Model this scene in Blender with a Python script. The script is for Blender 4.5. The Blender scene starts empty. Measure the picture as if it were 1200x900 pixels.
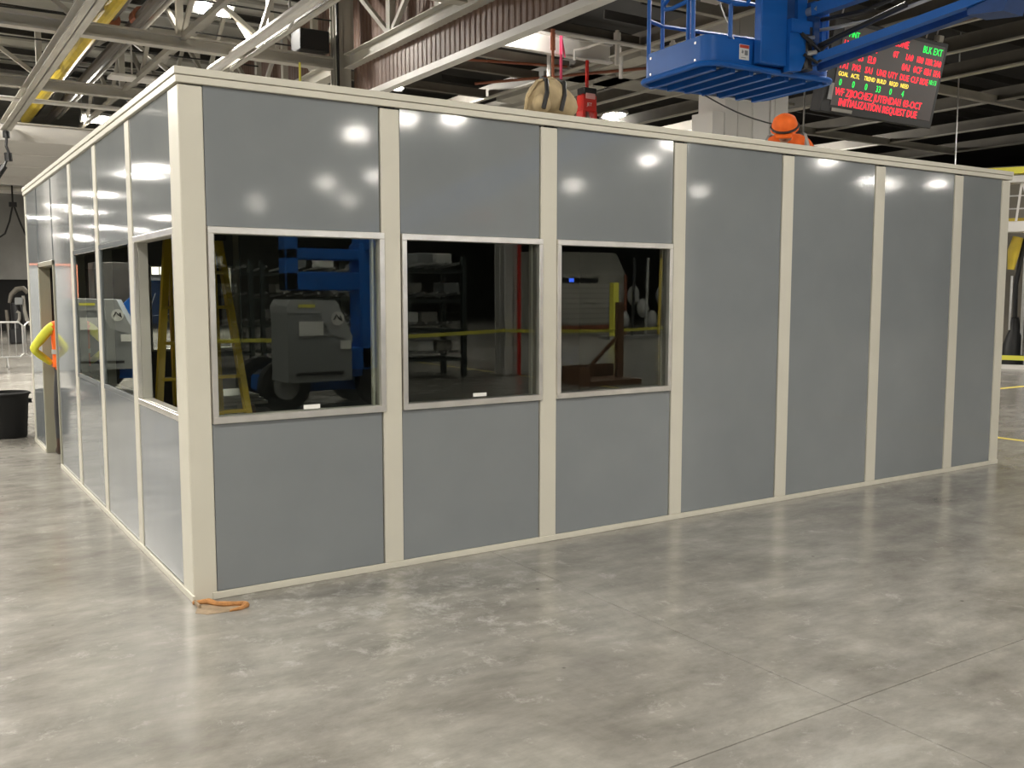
import bpy, bmesh, math, random
from mathutils import Vector, Matrix
random.seed(7)
S = bpy.context.scene
COL = S.collection
R = math.radians

# ------------------------------------------------------------------ camera
cam_d = bpy.data.cameras.new('camera')
cam = bpy.data.objects.new('camera', cam_d); COL.objects.link(cam)
cam_d.sensor_fit = 'HORIZONTAL'; cam_d.sensor_width = 36.0
cam_d.lens = 36.0 * 1110.585 / 1200.0
cam_d.clip_start = 0.05; cam_d.clip_end = 500
YAW, PITCH = 0.99324, 0.094975
fw = Vector((math.cos(YAW) * math.cos(PITCH), math.sin(YAW) * math.cos(PITCH), -math.sin(PITCH)))
rt = Vector((math.sin(YAW), -math.cos(YAW), 0)); up = rt.cross(fw)
cam.matrix_world = Matrix(((rt.x, up.x, -fw.x, -1.37507), (rt.y, up.y, -fw.y, -5.46226), (rt.z, up.z, -fw.z, 1.77257), (0, 0, 0, 1)))
S.camera = cam

# ------------------------------------------------------------------ world, exposure
W = bpy.data.worlds.new('world'); S.world = W; W.use_nodes = True
W.node_tree.nodes['Background'].inputs[0].default_value = (0.55, 0.57, 0.6, 1)
W.node_tree.nodes['Background'].inputs[1].default_value = 0.12
S.view_settings.view_transform = 'Standard'
S.view_settings.look = 'None'
S.view_settings.gamma = 1.0
S.view_settings.exposure = 0.0
S.view_settings.use_curve_mapping = False
LAMP_POWER = 820.0                     # emission of a high-bay lens
LAMP_COLOR = (1.0, 0.95, 0.86)
S.cycles.max_bounces = 10
S.cycles.transparent_max_bounces = 16
S.cycles.glossy_bounces = 5
S.cycles.diffuse_bounces = 4
S.cycles.sample_clamp_indirect = 6.0

# ------------------------------------------------------------------ materials
def new_mat(name):
    m = bpy.data.materials.new(name); m.use_nodes = True
    nt = m.node_tree
    return m, nt, nt.nodes['Principled BSDF']

def lk(nt, a, b): nt.links.new(a, b)

def simple(name, col, rough=0.5, metal=0.0, spec=0.5, noise=0.0, nscale=8.0, bump=0.0, bscale=200.0, coat=0.0):
    m, nt, b = new_mat(name)
    b.inputs['Base Color'].default_value = (*col, 1)
    b.inputs['Roughness'].default_value = rough
    b.inputs['Metallic'].default_value = metal
    b.inputs['Specular IOR Level'].default_value = spec
    b.inputs['Coat Weight'].default_value = coat
    if noise or bump:
        tc = nt.nodes.new('ShaderNodeTexCoord')
    if noise:
        n = nt.nodes.new('ShaderNodeTexNoise'); n.inputs['Scale'].default_value = nscale; n.inputs['Detail'].default_value = 5
        lk(nt, tc.outputs['Object'], n.inputs['Vector'])
        r = nt.nodes.new('ShaderNodeValToRGB')
        r.color_ramp.elements[0].position = 0.3; r.color_ramp.elements[1].position = 0.7
        r.color_ramp.elements[0].color = (*[c * (1 - noise) for c in col], 1)
        r.color_ramp.elements[1].color = (*[min(1, c * (1 + noise)) for c in col], 1)
        lk(nt, n.outputs['Fac'], r.inputs['Fac']); lk(nt, r.outputs['Color'], b.inputs['Base Color'])
    if bump:
        n2 = nt.nodes.new('ShaderNodeTexNoise'); n2.inputs['Scale'].default_value = bscale
        lk(nt, tc.outputs['Object'], n2.inputs['Vector'])
        bp = nt.nodes.new('ShaderNodeBump'); bp.inputs['Strength'].default_value = bump; bp.inputs['Distance'].default_value = 0.01
        lk(nt, n2.outputs['Fac'], bp.inputs['Height']); lk(nt, bp.outputs['Normal'], b.inputs['Normal'])
    return m

def emit(name, col, strength):
    m, nt, b = new_mat(name)
    b.inputs['Base Color'].default_value = (*[c * 0.3 for c in col], 1)
    b.inputs['Emission Color'].default_value = (*col, 1)
    b.inputs['Emission Strength'].default_value = strength
    return m

def panel_mat():
    m, nt, b = new_mat('grey_panel_paint')
    tc = nt.nodes.new('ShaderNodeTexCoord'); geo = nt.nodes.new('ShaderNodeNewGeometry')
    n = nt.nodes.new('ShaderNodeTexNoise'); n.inputs['Scale'].default_value = 2.2; n.inputs['Detail'].default_value = 6
    lk(nt, geo.outputs['Position'], n.inputs['Vector'])
    r = nt.nodes.new('ShaderNodeValToRGB')
    r.color_ramp.elements[0].position = 0.3; r.color_ramp.elements[1].position = 0.75
    r.color_ramp.elements[0].color = (0.202, 0.218, 0.228, 1); r.color_ramp.elements[1].color = (0.222, 0.238, 0.246, 1)
    lk(nt, n.outputs['Fac'], r.inputs['Fac']); lk(nt, r.outputs['Color'], b.inputs['Base Color'])
    # handling smears: rougher cloudy patches
    n3 = nt.nodes.new('ShaderNodeTexNoise'); n3.inputs['Scale'].default_value = 1.3; n3.inputs['Detail'].default_value = 3
    lk(nt, geo.outputs['Position'], n3.inputs['Vector'])
    mr = nt.nodes.new('ShaderNodeMapRange'); mr.inputs['To Min'].default_value = 0.055; mr.inputs['To Max'].default_value = 0.085
    lk(nt, n3.outputs['Fac'], mr.inputs['Value']); lk(nt, mr.outputs['Result'], b.inputs['Roughness'])
    b.inputs['Specular IOR Level'].default_value = 0.42
    n2 = nt.nodes.new('ShaderNodeTexNoise'); n2.inputs['Scale'].default_value = 160; n2.inputs['Detail'].default_value = 1
    lk(nt, geo.outputs['Position'], n2.inputs['Vector'])
    bp = nt.nodes.new('ShaderNodeBump'); bp.inputs['Strength'].default_value = 0.012; bp.inputs['Distance'].default_value = 0.001
    lk(nt, n2.outputs['Fac'], bp.inputs['Height']); lk(nt, bp.outputs['Normal'], b.inputs['Normal'])
    return m

def concrete_mat():
    m, nt, b = new_mat('polished_concrete')
    geo = nt.nodes.new('ShaderNodeNewGeometry')
    def noise(scale, detail, rough=0.6, dist=0.0):
        n = nt.nodes.new('ShaderNodeTexNoise'); n.inputs['Scale'].default_value = scale
        n.inputs['Detail'].default_value = detail; n.inputs['Roughness'].default_value = rough; n.inputs['Distortion'].default_value = dist
        lk(nt, geo.outputs['Position'], n.inputs['Vector']); return n
    big = noise(0.75, 9, 0.72, 0.5)
    r = nt.nodes.new('ShaderNodeValToRGB')
    e = r.color_ramp.elements
    e[0].position = 0.33; e[0].color = (0.180, 0.169, 0.148, 1)
    e[1].position = 0.68; e[1].color = (0.330, 0.317, 0.288, 1)
    x = e.new(0.5); x.color = (0.252, 0.240, 0.214, 1)
    lk(nt, big.outputs['Fac'], r.inputs['Fac'])
    # trowel marks: stretched noise
    mp = nt.nodes.new('ShaderNodeMapping'); mp.inputs['Scale'].default_value = (1.2, 3.0, 1); mp.inputs['Rotation'].default_value = (0, 0, R(28))
    lk(nt, geo.outputs['Position'], mp.inputs['Vector'])
    st = nt.nodes.new('ShaderNodeTexNoise'); st.inputs['Scale'].default_value = 1.6; st.inputs['Detail'].default_value = 8; st.inputs['Roughness'].default_value = 0.7
    lk(nt, mp.outputs['Vector'], st.inputs['Vector'])
    mx = nt.nodes.new('ShaderNodeMix'); mx.data_type = 'RGBA'; mx.blend_type = 'OVERLAY'; mx.inputs['Factor'].default_value = 0.65
    lk(nt, r.outputs['Color'], mx.inputs['A']); lk(nt, st.outputs['Fac'], mx.inputs['B'])
    # pale scuffs and white plaster specks
    sc = noise(5.0, 10, 0.80, 0.3)
    r2 = nt.nodes.new('ShaderNodeValToRGB'); r2.color_ramp.elements[0].position = 0.57; r2.color_ramp.elements[1].position = 0.70
    r2.color_ramp.elements[0].color = (0, 0, 0, 1); r2.color_ramp.elements[1].color = (0.55, 0.55, 0.55, 1)
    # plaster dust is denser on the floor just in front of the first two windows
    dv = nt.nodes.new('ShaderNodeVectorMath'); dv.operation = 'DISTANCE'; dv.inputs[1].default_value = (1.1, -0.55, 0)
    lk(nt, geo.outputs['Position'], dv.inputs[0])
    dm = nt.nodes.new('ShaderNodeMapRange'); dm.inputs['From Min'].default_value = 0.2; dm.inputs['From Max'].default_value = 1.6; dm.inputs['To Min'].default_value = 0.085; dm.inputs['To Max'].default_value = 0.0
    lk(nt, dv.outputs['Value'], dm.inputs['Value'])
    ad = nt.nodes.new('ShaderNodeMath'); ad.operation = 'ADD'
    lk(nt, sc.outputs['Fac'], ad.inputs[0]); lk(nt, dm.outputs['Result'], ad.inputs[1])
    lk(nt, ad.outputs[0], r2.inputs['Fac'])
    mx2 = nt.nodes.new('ShaderNodeMix'); mx2.data_type = 'RGBA'
    lk(nt, r2.outputs['Color'], mx2.inputs['Factor']); lk(nt, mx.outputs['Result'], mx2.inputs['A']); mx2.inputs['B'].default_value = (0.52, 0.51, 0.48, 1)
    vo = nt.nodes.new('ShaderNodeTexVoronoi'); vo.inputs['Scale'].default_value = 2.4; vo.inputs['Randomness'].default_value = 1
    lk(nt, geo.outputs['Position'], vo.inputs['Vector'])
    r3 = nt.nodes.new('ShaderNodeValToRGB'); r3.color_ramp.elements[0].position = 0.018; r3.color_ramp.elements[1].position = 0.035
    r3.color_ramp.elements[0].color = (0.7, 0.7, 0.7, 1); r3.color_ramp.elements[1].color = (0, 0, 0, 1)
    lk(nt, vo.outputs['Distance'], r3.inputs['Fac'])
    mx3 = nt.nodes.new('ShaderNodeMix'); mx3.data_type = 'RGBA'
    lk(nt, r3.outputs['Color'], mx3.inputs['Factor']); lk(nt, mx2.outputs['Result'], mx3.inputs['A']); mx3.inputs['B'].default_value = (0.06, 0.055, 0.05, 1)
    lk(nt, mx3.outputs['Result'], b.inputs['Base Color'])
    mr = nt.nodes.new('ShaderNodeMapRange'); mr.inputs['To Min'].default_value = 0.13; mr.inputs['To Max'].default_value = 0.30
    lk(nt, st.outputs['Fac'], mr.inputs['Value']); lk(nt, mr.outputs['Result'], b.inputs['Roughness'])
    bp = nt.nodes.new('ShaderNodeBump'); bp.inputs['Strength'].default_value = 0.04; bp.inputs['Distance'].default_value = 0.002
    fine = noise(22, 5)
    lk(nt, fine.outputs['Fac'], bp.inputs['Height']); lk(nt, bp.outputs['Normal'], b.inputs['Normal'])
    b.inputs['Specular IOR Level'].default_value = 0.5
    return m

def glass_mat():
    m = bpy.data.materials.new('window_glass'); m.use_nodes = True
    nt = m.node_tree; nt.nodes.clear()
    out = nt.nodes.new('ShaderNodeOutputMaterial')
    fr = nt.nodes.new('ShaderNodeFresnel'); fr.inputs['IOR'].default_value = 1.95
    tr = nt.nodes.new('ShaderNodeBsdfTransparent'); tr.inputs[0].default_value = (0.74, 0.78, 0.73, 1)
    gl = nt.nodes.new('ShaderNodeBsdfGlossy'); gl.inputs['Roughness'].default_value = 0.004; gl.inputs['Color'].default_value = (0.95, 1, 0.95, 1)
    mx = nt.nodes.new('ShaderNodeMixShader')
    lk(nt, fr.outputs[0], mx.inputs[0]); lk(nt, tr.outputs[0], mx.inputs[1]); lk(nt, gl.outputs[0], mx.inputs[2]); lk(nt, mx.outputs[0], out.inputs[0])
    return m

def corrugated(name, col, axis, scale, rough=0.55):
    m, nt, b = new_mat(name)
    b.inputs['Base Color'].default_value = (*col, 1); b.inputs['Roughness'].default_value = rough
    n = nt.nodes.new('ShaderNodeTexNoise'); n.inputs['Scale'].default_value = 3
    geo = nt.nodes.new('ShaderNodeNewGeometry'); lk(nt, geo.outputs['Position'], n.inputs['Vector'])
    r = nt.nodes.new('ShaderNodeValToRGB')
    r.color_ramp.elements[0].color = (*[c * 0.75 for c in col], 1); r.color_ramp.elements[1].color = (*[c * 1.2 for c in col], 1)
    lk(nt, n.outputs['Fac'], r.inputs['Fac']); lk(nt, r.outputs['Color'], b.inputs['Base Color'])
    return m

M = dict(
    panel=panel_mat(), floor=concrete_mat(), glass=glass_mat(),
    cream=simple('cream_trim_paint', (0.60, 0.575, 0.49), 0.38, noise=0.03, nscale=3),
    alu=simple('brushed_aluminium', (0.80, 0.78, 0.74), 0.34, metal=0.9, noise=0.10, nscale=5, bump=0.05, bscale=60),
    alu_matt=simple('aluminium_jamb', (0.55, 0.54, 0.48), 0.45, metal=0.6),
    jamb=simple('olive_grey_jamb', (0.30, 0.29, 0.22), 0.4),
    dark=simple('dark_gap', (0.012, 0.012, 0.012), 0.8),
    inner=simple('inner_wall_grey', (0.20, 0.21, 0.21), 0.5),
    roofdeck=simple('office_roof_deck', (0.35, 0.35, 0.33), 0.6),
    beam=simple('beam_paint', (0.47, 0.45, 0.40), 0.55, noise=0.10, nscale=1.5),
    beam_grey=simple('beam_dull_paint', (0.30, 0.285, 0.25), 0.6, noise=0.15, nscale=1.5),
    beam_dim=simple('beam_shaded_paint', (0.12, 0.108, 0.088), 0.65, noise=0.2, nscale=1.5),  # darker beam paint, stands in for the right bay's weak light
    white=simple('white_paint', (0.72, 0.70, 0.67), 0.45, noise=0.04, nscale=1.0),
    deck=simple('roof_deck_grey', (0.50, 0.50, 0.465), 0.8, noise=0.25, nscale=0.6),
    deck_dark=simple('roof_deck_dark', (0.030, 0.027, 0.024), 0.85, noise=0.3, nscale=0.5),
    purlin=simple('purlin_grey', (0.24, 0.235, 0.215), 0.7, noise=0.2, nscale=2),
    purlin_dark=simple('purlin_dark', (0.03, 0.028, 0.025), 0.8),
    brown=corrugated('brown_siding', (0.165, 0.098, 0.072), 1, 30),
    yellow=simple('yellow_pipe_paint', (0.62, 0.46, 0.04), 0.4, noise=0.1, nscale=3),
    rust=simple('rust_red_paint', (0.24, 0.075, 0.035), 0.6, noise=0.2, nscale=5),
    darkpipe=simple('dark_pipe', (0.06, 0.05, 0.042), 0.35, noise=0.2, nscale=4),
    black=simple('black_paint', (0.012, 0.012, 0.013), 0.45),
    rubber=simple('black_rubber', (0.018, 0.018, 0.018), 0.75),
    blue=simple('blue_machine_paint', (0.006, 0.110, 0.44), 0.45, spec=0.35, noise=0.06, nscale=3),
    bluedk=simple('blue_machine_shaded', (0.006, 0.050, 0.20), 0.45, noise=0.15, nscale=5),  # shaded copy of the machine blue, for undersides and rear arms
    hood=simple('grey_machine_hood', (0.24, 0.25, 0.25), 0.42, noise=0.05, nscale=2),
    hoodlt=simple('light_grey_hood_lid', (0.36, 0.37, 0.37), 0.42),
    sticker=simple('white_sticker', (0.80, 0.80, 0.76), 0.5),
    redsticker=simple('red_sticker', (0.60, 0.07, 0.03), 0.5),
    steel=simple('galvanised_steel', (0.55, 0.55, 0.54), 0.38, metal=0.8, noise=0.1, nscale=6),
    rope=simple('dark_rope', (0.03, 0.027, 0.025), 0.9),
    pink=simple('pink_ribbon', (0.85, 0.10, 0.22), 0.7),
    orangerope=simple('faded_orange_rope', (0.62, 0.22, 0.13), 0.8),
    red=simple('red_hoist_paint', (0.62, 0.025, 0.018), 0.35, coat=0.2),
    redlt=simple('pale_red_label', (0.85, 0.42, 0.42), 0.45),
    canvas=simple('tan_canvas', (0.40, 0.31, 0.18), 0.9, noise=0.25, nscale=9, bump=0.25, bscale=40),
    hiorange=simple('hi_vis_orange', (0.95, 0.155, 0.015), 0.75, noise=0.1, nscale=14),
    hiyellow=simple('hi_vis_yellow', (0.72, 0.72, 0.06), 0.75, noise=0.08, nscale=14),
    reflective=simple('grey_reflective_tape', (0.42, 0.42, 0.41), 0.5),
    trousers=simple('dark_trousers', (0.035, 0.035, 0.038), 0.9, noise=0.2, nscale=12),
    boots=simple('brown_leather_boots', (0.05, 0.024, 0.014), 0.6),
    skin=simple('skin', (0.45, 0.26, 0.17), 0.55),
    hair=simple('dark_hair', (0.02, 0.014, 0.01), 0.7),
    tan_glove=simple('tan_glove', (0.50, 0.40, 0.22), 0.8),
    ladder=simple('yellow_fibreglass', (0.55, 0.39, 0.02), 0.4),
    foam=simple('orange_sealant_foam', (0.42, 0.20, 0.07), 0.9, noise=0.3, nscale=20, bump=0.6, bscale=60),
    foamdust=simple('tan_sealant_smear', (0.30, 0.22, 0.14), 0.85, noise=0.25, nscale=18),
    tarp=simple('grey_tarp', (0.30, 0.295, 0.28), 0.8, noise=0.15, nscale=0.8),
    bannerblack=simple('black_banner', (0.010, 0.010, 0.010), 0.85),
    bannerwhite=simple('white_banner_print', (0.50, 0.50, 0.48), 0.85, noise=0.4, nscale=3),
    bannergrey=simple('grey_banner_print', (0.14, 0.14, 0.14), 0.85),
    bin=simple('black_plastic_bin', (0.009, 0.009, 0.009), 0.7, spec=0.25),
    tape=simple('yellow_caution_tape', (0.85, 0.80, 0.10), 0.5),
    linepaint=simple('yellow_floor_paint', (0.75, 0.60, 0.10), 0.5),
    rack=simple('dark_green_rack', (0.020, 0.030, 0.028), 0.5),
    roller=simple('grey_rollers', (0.32, 0.32, 0.31), 0.4),
    wood=simple('brown_plywood', (0.17, 0.085, 0.04), 0.7, noise=0.2, nscale=5),
    cabinet=simple('dark_brown_cabinet', (0.030, 0.026, 0.022), 0.5),
    grn=simple('olive_frame', (0.10, 0.10, 0.07), 0.6),
    lens=emit('lamp_lens', LAMP_COLOR, LAMP_POWER),
    strip=emit('strip_light_lens', (1.0, 0.93, 0.84), 40.0),
    litwin=emit('lit_window', (1.0, 0.93, 0.80), 2.2),
    blueled=emit('blue_led', (0.05, 0.15, 1.0), 8.0),
    ledred=emit('led_red', (1.0, 0.012, 0.03), 2.6),
    ledgreen=emit('led_green', (0.01, 0.9, 0.10), 1.6),
    ledyellow=emit('led_yellow', (1.0, 0.72, 0.08), 1.7),
    ledface=simple('led_board_face', (0.10, 0.085, 0.085), 0.4),
    lampbody=simple('lamp_housing', (0.35, 0.35, 0.35), 0.4),
)

# ------------------------------------------------------------------ mesh helpers
class MB:
    def __init__(s): s.v = []; s.f = []; s.mi = []; s.cur = 0; s.smooth = set()
    def add(s, vs, fs):
        o = len(s.v); s.v += [tuple(v) for v in vs]
        for f in fs: s.f.append(tuple(i + o for i in f)); s.mi.append(s.cur)
    def mat(s, i): s.cur = i; return s
    def box(s, x0, x1, y0, y1, z0, z1, mx=None):
        vs = [Vector((x, y, z)) for z in (z0, z1) for y in (y0, y1) for x in (x0, x1)]
        if mx: vs = [mx @ v for v in vs]
        s.add(vs, [(0, 2, 3, 1), (4, 5, 7, 6), (0, 1, 5, 4), (2, 6, 7, 3), (0, 4, 6, 2), (1, 3, 7, 5)]); return s
    def bbox(s, x0, x1, y0, y1, z0, z1, b=0.004, mx=None):
        """box with chamfered edges"""
        vs = []; 
        for (dx, dy, dz) in ((0, b, b), (b, 0, b), (b, b, 0)):
            for z in (z0 + dz, z1 - dz):
                for y in (y0 + dy, y1 - dy):
                    for x in (x0 + dx, x1 - dx): vs.append(Vector((x, y, z)))
        if mx: vs = [mx @ v for v in vs]
        X, Y, Z = 0, 8, 16
        fs = [(X+0, X+4, X+6, X+2), (X+1, X+3, X+7, X+5), (Y+0, Y+1, Y+5, Y+4), (Y+2, Y+6, Y+7, Y+3), (Z+0, Z+2, Z+3, Z+1), (Z+4, Z+5, Z+7, Z+6)]
        for a in (0, 2, 4, 6):
            pass
        # edge strips
        for y in (0, 2):
            for z in (0, 4):
                a, c = y + z, y + z + 1
                fs.append((Y+a, Y+c, Z+c, Z+a))
        for x in (0, 1):
            for z in (0, 4):
                a, c = x + z, x + z + 2
                fs.append((X+a, X+c, Z+c, Z+a))
        for x in (0, 1):
            for y in (0, 2):
                a, c = x + y, x + y + 4
                fs.append((X+a, X+c, Y+c, Y+a))
        for i in range(8): fs.append((X+i, Y+i, Z+i))
        s.add(vs, fs); return s
    def bar(s, p0, p1, w, h, upv=(0, 0, 1)):
        p0, p1 = Vector(p0), Vector(p1); d = (p1 - p0).normalized(); u = Vector(upv)
        if abs(d.dot(u)) > 0.98: u = Vector((1, 0, 0))
        a = d.cross(u).normalized() * w / 2; c = a.cross(d).normalized() * h / 2
        vs = [p + sa * a + sc * c for p in (p0, p1) for sc in (-1, 1) for sa in (-1, 1)]
        s.add(vs, [(0, 2, 3, 1), (4, 5, 7, 6), (0, 1, 5, 4), (2, 6, 7, 3), (0, 4, 6, 2), (1, 3, 7, 5)]); return s
    def ibeam(s, p0, p1, w, h, t=0.02):
        p0, p1 = Vector(p0), Vector(p1)
        s.bar(p0, p1, t, h)
        for k in (-1, 1):
            o = Vector((0, 0, k * (h / 2 - t / 2))); s.bar(p0 + o, p1 + o, w, t)
        return s
    def tube(s, pts, r, n=8, closed=False):
        pts = [Vector(p) for p in pts]; rings = []; prev = None
        N = len(pts)
        for i, p in enumerate(pts):
            if closed: d = pts[(i + 1) % N] - pts[i - 1]
            else: d = pts[min(i + 1, N - 1)] - pts[max(i - 1, 0)]
            d.normalize()
            u = prev if prev is not None else (Vector((0, 0, 1)) if abs(d.z) < 0.9 else Vector((1, 0, 0)))
            a = d.cross(u); 
            if a.length < 1e-5: a = d.cross(Vector((0, 1, 0)))
            a.normalize(); c = a.cross(d).normalized(); prev = c
            rr = r[i] if isinstance(r, (list, tuple)) else r
            rings.append([p + rr * (math.cos(2 * math.pi * k / n) * a + math.sin(2 * math.pi * k / n) * c) for k in range(n)])
        vs = [v for q in rings for v in q]; fs = []
        for i in range(N if closed else N - 1):
            j = (i + 1) % N
            for k in range(n): fs.append((i * n + k, i * n + (k + 1) % n, j * n + (k + 1) % n, j * n + k))
        if not closed: fs += [tuple(range(n - 1, -1, -1)), tuple((N - 1) * n + k for k in range(n))]
        s.add(vs, fs); return s
    def lathe(s, prof, n=20, c=(0, 0, 0), cap=True):
        vs = []; fs = []
        for (r, z) in prof:
            for k in range(n): vs.append((c[0] + r * math.cos(2 * math.pi * k / n), c[1] + r * math.sin(2 * math.pi * k / n), c[2] + z))
        for i in range(len(prof) - 1):
            for k in range(n): fs.append((i * n + k, i * n + (k + 1) % n, (i + 1) * n + (k + 1) % n, (i + 1) * n + k))
        if cap: fs += [tuple(range(n - 1, -1, -1)), tuple((len(prof) - 1) * n + k for k in range(n))]
        s.add(vs, fs); return s
    def prism(s, poly, a, b, axis='x', mx=None):
        """poly of 2D points extruded along axis from a to b. axis x: (y,z); y: (x,z); z: (x,y)"""
        n = len(poly); vs = []
        for t in (a, b):
            for (p, q) in poly: vs.append(Vector({'x': (t, p, q), 'y': (p, t, q), 'z': (p, q, t)}[axis]))
        if mx: vs = [mx @ v for v in vs]
        s.add(vs, [tuple(range(n - 1, -1, -1)), tuple(range(n, 2 * n))] + [(k, (k + 1) % n, n + (k + 1) % n, n + k) for k in range(n)]); return s
    def build(s, name, mat, parent=None, smooth=False, loc=None, rotz=0):
        me = bpy.data.meshes.new(name); me.from_pydata(s.v, [], s.f)
        mats = mat if isinstance(mat, (list, tuple)) else [mat]
        for m in mats: me.materials.append(M[m] if isinstance(m, str) else m)
        if len(mats) > 1:
            for p, i in zip(me.polygons, s.mi): p.material_index = i
        bm = bmesh.new(); bm.from_mesh(me); bmesh.ops.recalc_face_normals(bm, faces=bm.faces[:]); bm.to_mesh(me); bm.free()
        if smooth:
            for p in me.polygons: p.use_smooth = True
            try: me.set_sharp_from_angle(angle=R(40))
            except Exception: pass
        o = bpy.data.objects.new(name, me); COL.objects.link(o)
        if loc: o.location = loc
        if rotz: o.rotation_euler = (0, 0, rotz)
        if parent: o.parent = parent
        return o

def tag(o, label=None, cat=None, group=None, kind=None):
    if label: o['label'] = label
    if cat: o['category'] = cat
    if group: o['group'] = group
    if kind: o['kind'] = kind
    return o
def empty(name, loc=(0, 0, 0), rotz=0, **k):
    o = bpy.data.objects.new(name, None); COL.objects.link(o); o.location = loc; o.rotation_euler = (0, 0, rotz)
    o.empty_display_size = 0.1
    tag(o, **k); return o
def dup(root, loc, rotz=None, label=None):
    r = root.copy(); COL.objects.link(r); r.location = loc
    if rotz is not None: r.rotation_euler = (0, 0, rotz)
    if label: r['label'] = label
    for ch in list(root.children):
        c = ch.copy(); COL.objects.link(c); c.parent = r
        for g in list(ch.children):
            d = g.copy(); COL.objects.link(d); d.parent = c
    return r
def text_obj(name, body, size, mat, mx, parent=None, extr=0.001, align='LEFT', xs=1.0):
    cu = bpy.data.curves.new(name, 'FONT'); cu.body = body; cu.size = size; cu.extrude = extr; cu.align_x = align; cu.resolution_u = 2
    t = bpy.data.objects.new(name, cu); COL.objects.link(t)
    bpy.context.view_layer.update()
    me = bpy.data.meshes.new_from_object(t.evaluated_get(bpy.context.evaluated_depsgraph_get()))
    bpy.data.objects.remove(t)
    me.transform(mx @ Matrix.Diagonal((xs, 1, 1, 1))); me.materials.clear(); me.materials.append(M[mat])
    o = bpy.data.objects.new(name, me); COL.objects.link(o); o.parent = parent
    return o
FRONT = Matrix(((1, 0, 0, 0), (0, 0, -1, 0), (0, 1, 0, 0), (0, 0, 0, 1)))      # text standing up, facing -Y
def at(x, y, z): return Matrix.Translation((x, y, z))

def skin_mesh(name, pts, edges, radii, root=0, sub=2):
    me = bpy.data.meshes.new(name); me.from_pydata(pts, edges, [])
    o = bpy.data.objects.new(name, me); COL.objects.link(o)
    sk = o.modifiers.new('s', 'SKIN'); sk.use_smooth_shade = True
    for i, v in enumerate(me.skin_vertices[0].data):
        r = radii[i]; v.radius = r if isinstance(r, tuple) else (r, r); v.use_root = (i == root)
    ss = o.modifiers.new('u', 'SUBSURF'); ss.levels = sub; ss.render_levels = sub
    bpy.context.view_layer.update()
    m2 = bpy.data.meshes.new_from_object(o.evaluated_get(bpy.context.evaluated_depsgraph_get()))
    bpy.data.objects.remove(o)
    for p in m2.polygons: p.use_smooth = True
    m2.name = name
    return m2

# ------------------------------------------------------------------ floor
fl = MB()
FX = [-10.2, -4.1, 2.0, 8.1, 14.2]; FY = [-9.03, -2.93, 3.17, 9.27]
fl.box(-70, FX[0], -70, 110, -0.2, 0); fl.box(FX[-1], 75, -70, 110, -0.2, 0)
fl.box(FX[0], FX[-1], -70, FY[0], -0.2, 0); fl.box(FX[0], FX[-1], FY[-1], 110, -0.2, 0)
fl.box(FX[0], FX[-1], FY[0], FY[-1], -0.25, -0.2)
floor = tag(fl.build('floor', 'floor'), kind='structure')
for i in range(4):
    for j in range(3):
        g = 0.0032
        b = MB(); b.bbox(FX[i] + g, FX[i + 1] - g, FY[j] + g, FY[j + 1] - g, -0.2, 0, 0.002)
        b.build('floor_slab', 'floor', floor)

# ------------------------------------------------------------------ hall shell
def wall(name, x0, x1, y0, y1, z0, z1, mat):
    return tag(MB().box(x0, x1, y0, y1, z0, z1).build(name, mat), kind='structure')
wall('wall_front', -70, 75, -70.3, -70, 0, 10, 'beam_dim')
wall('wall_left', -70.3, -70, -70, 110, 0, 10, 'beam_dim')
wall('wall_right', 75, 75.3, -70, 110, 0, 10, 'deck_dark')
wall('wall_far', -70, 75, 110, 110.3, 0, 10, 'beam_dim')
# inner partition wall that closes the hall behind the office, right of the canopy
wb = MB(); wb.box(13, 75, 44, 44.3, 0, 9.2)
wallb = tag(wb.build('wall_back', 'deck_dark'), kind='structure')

# ceiling: deck plus beams
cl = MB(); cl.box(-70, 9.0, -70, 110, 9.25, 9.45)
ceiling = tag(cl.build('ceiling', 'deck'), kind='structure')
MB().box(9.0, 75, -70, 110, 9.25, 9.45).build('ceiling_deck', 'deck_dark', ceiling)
def ceil(name, mb, mat): return mb.build(name, mat, ceiling)
# purlins of the left bay, across the view
y = -30.0
while y < 34:
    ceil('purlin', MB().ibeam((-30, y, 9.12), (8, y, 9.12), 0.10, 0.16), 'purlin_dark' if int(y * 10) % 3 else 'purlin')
    ceil('deck_rib', MB().bar((-30, y + 1.2, 9.22), (8, y + 1.2, 9.22), 0.2, 0.06), 'purlin')
    y += 2.4
# trusses along X at 6 m centres
def truss(y, x0, x1, zb=7.0, zt=8.75, mat='beam'):
    t = ceil('roof_truss', MB().box(x0, x1, y - 0.13, y + 0.13, zb, zb + 0.05).box(x0, x1, y - 0.016, y + 0.016, zb + 0.05, zb + 0.24).box(x0, x1, y - 0.13, y + 0.13, zb + 0.24, zb + 0.28), mat)
    MB().box(x0, x1, y - 0.12, y + 0.12, zt, zt + 0.2).build('top_chord', mat, t)
    x = x1 - 1.5; k = 0
    while x > x0:
        MB().box(x - 0.07, x + 0.07, y - 0.07, y + 0.07, zb + 0.28, zt).build('web_post', mat, t)
        if x - 2.0 > x0:
            a, c = ((x, y, zb + 0.3), (x - 2.0, y, zt)) if k % 2 == 0 else ((x, y, zt), (x - 2.0, y, zb + 0.3))
            MB().bar(a, c, 0.10, 0.10).build('web_diagonal', mat, t)
        x -= 2.0; k += 1
for ty in (16.0, 22.1, 9.9, 3.8): truss(ty, -24, 7.6)
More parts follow.
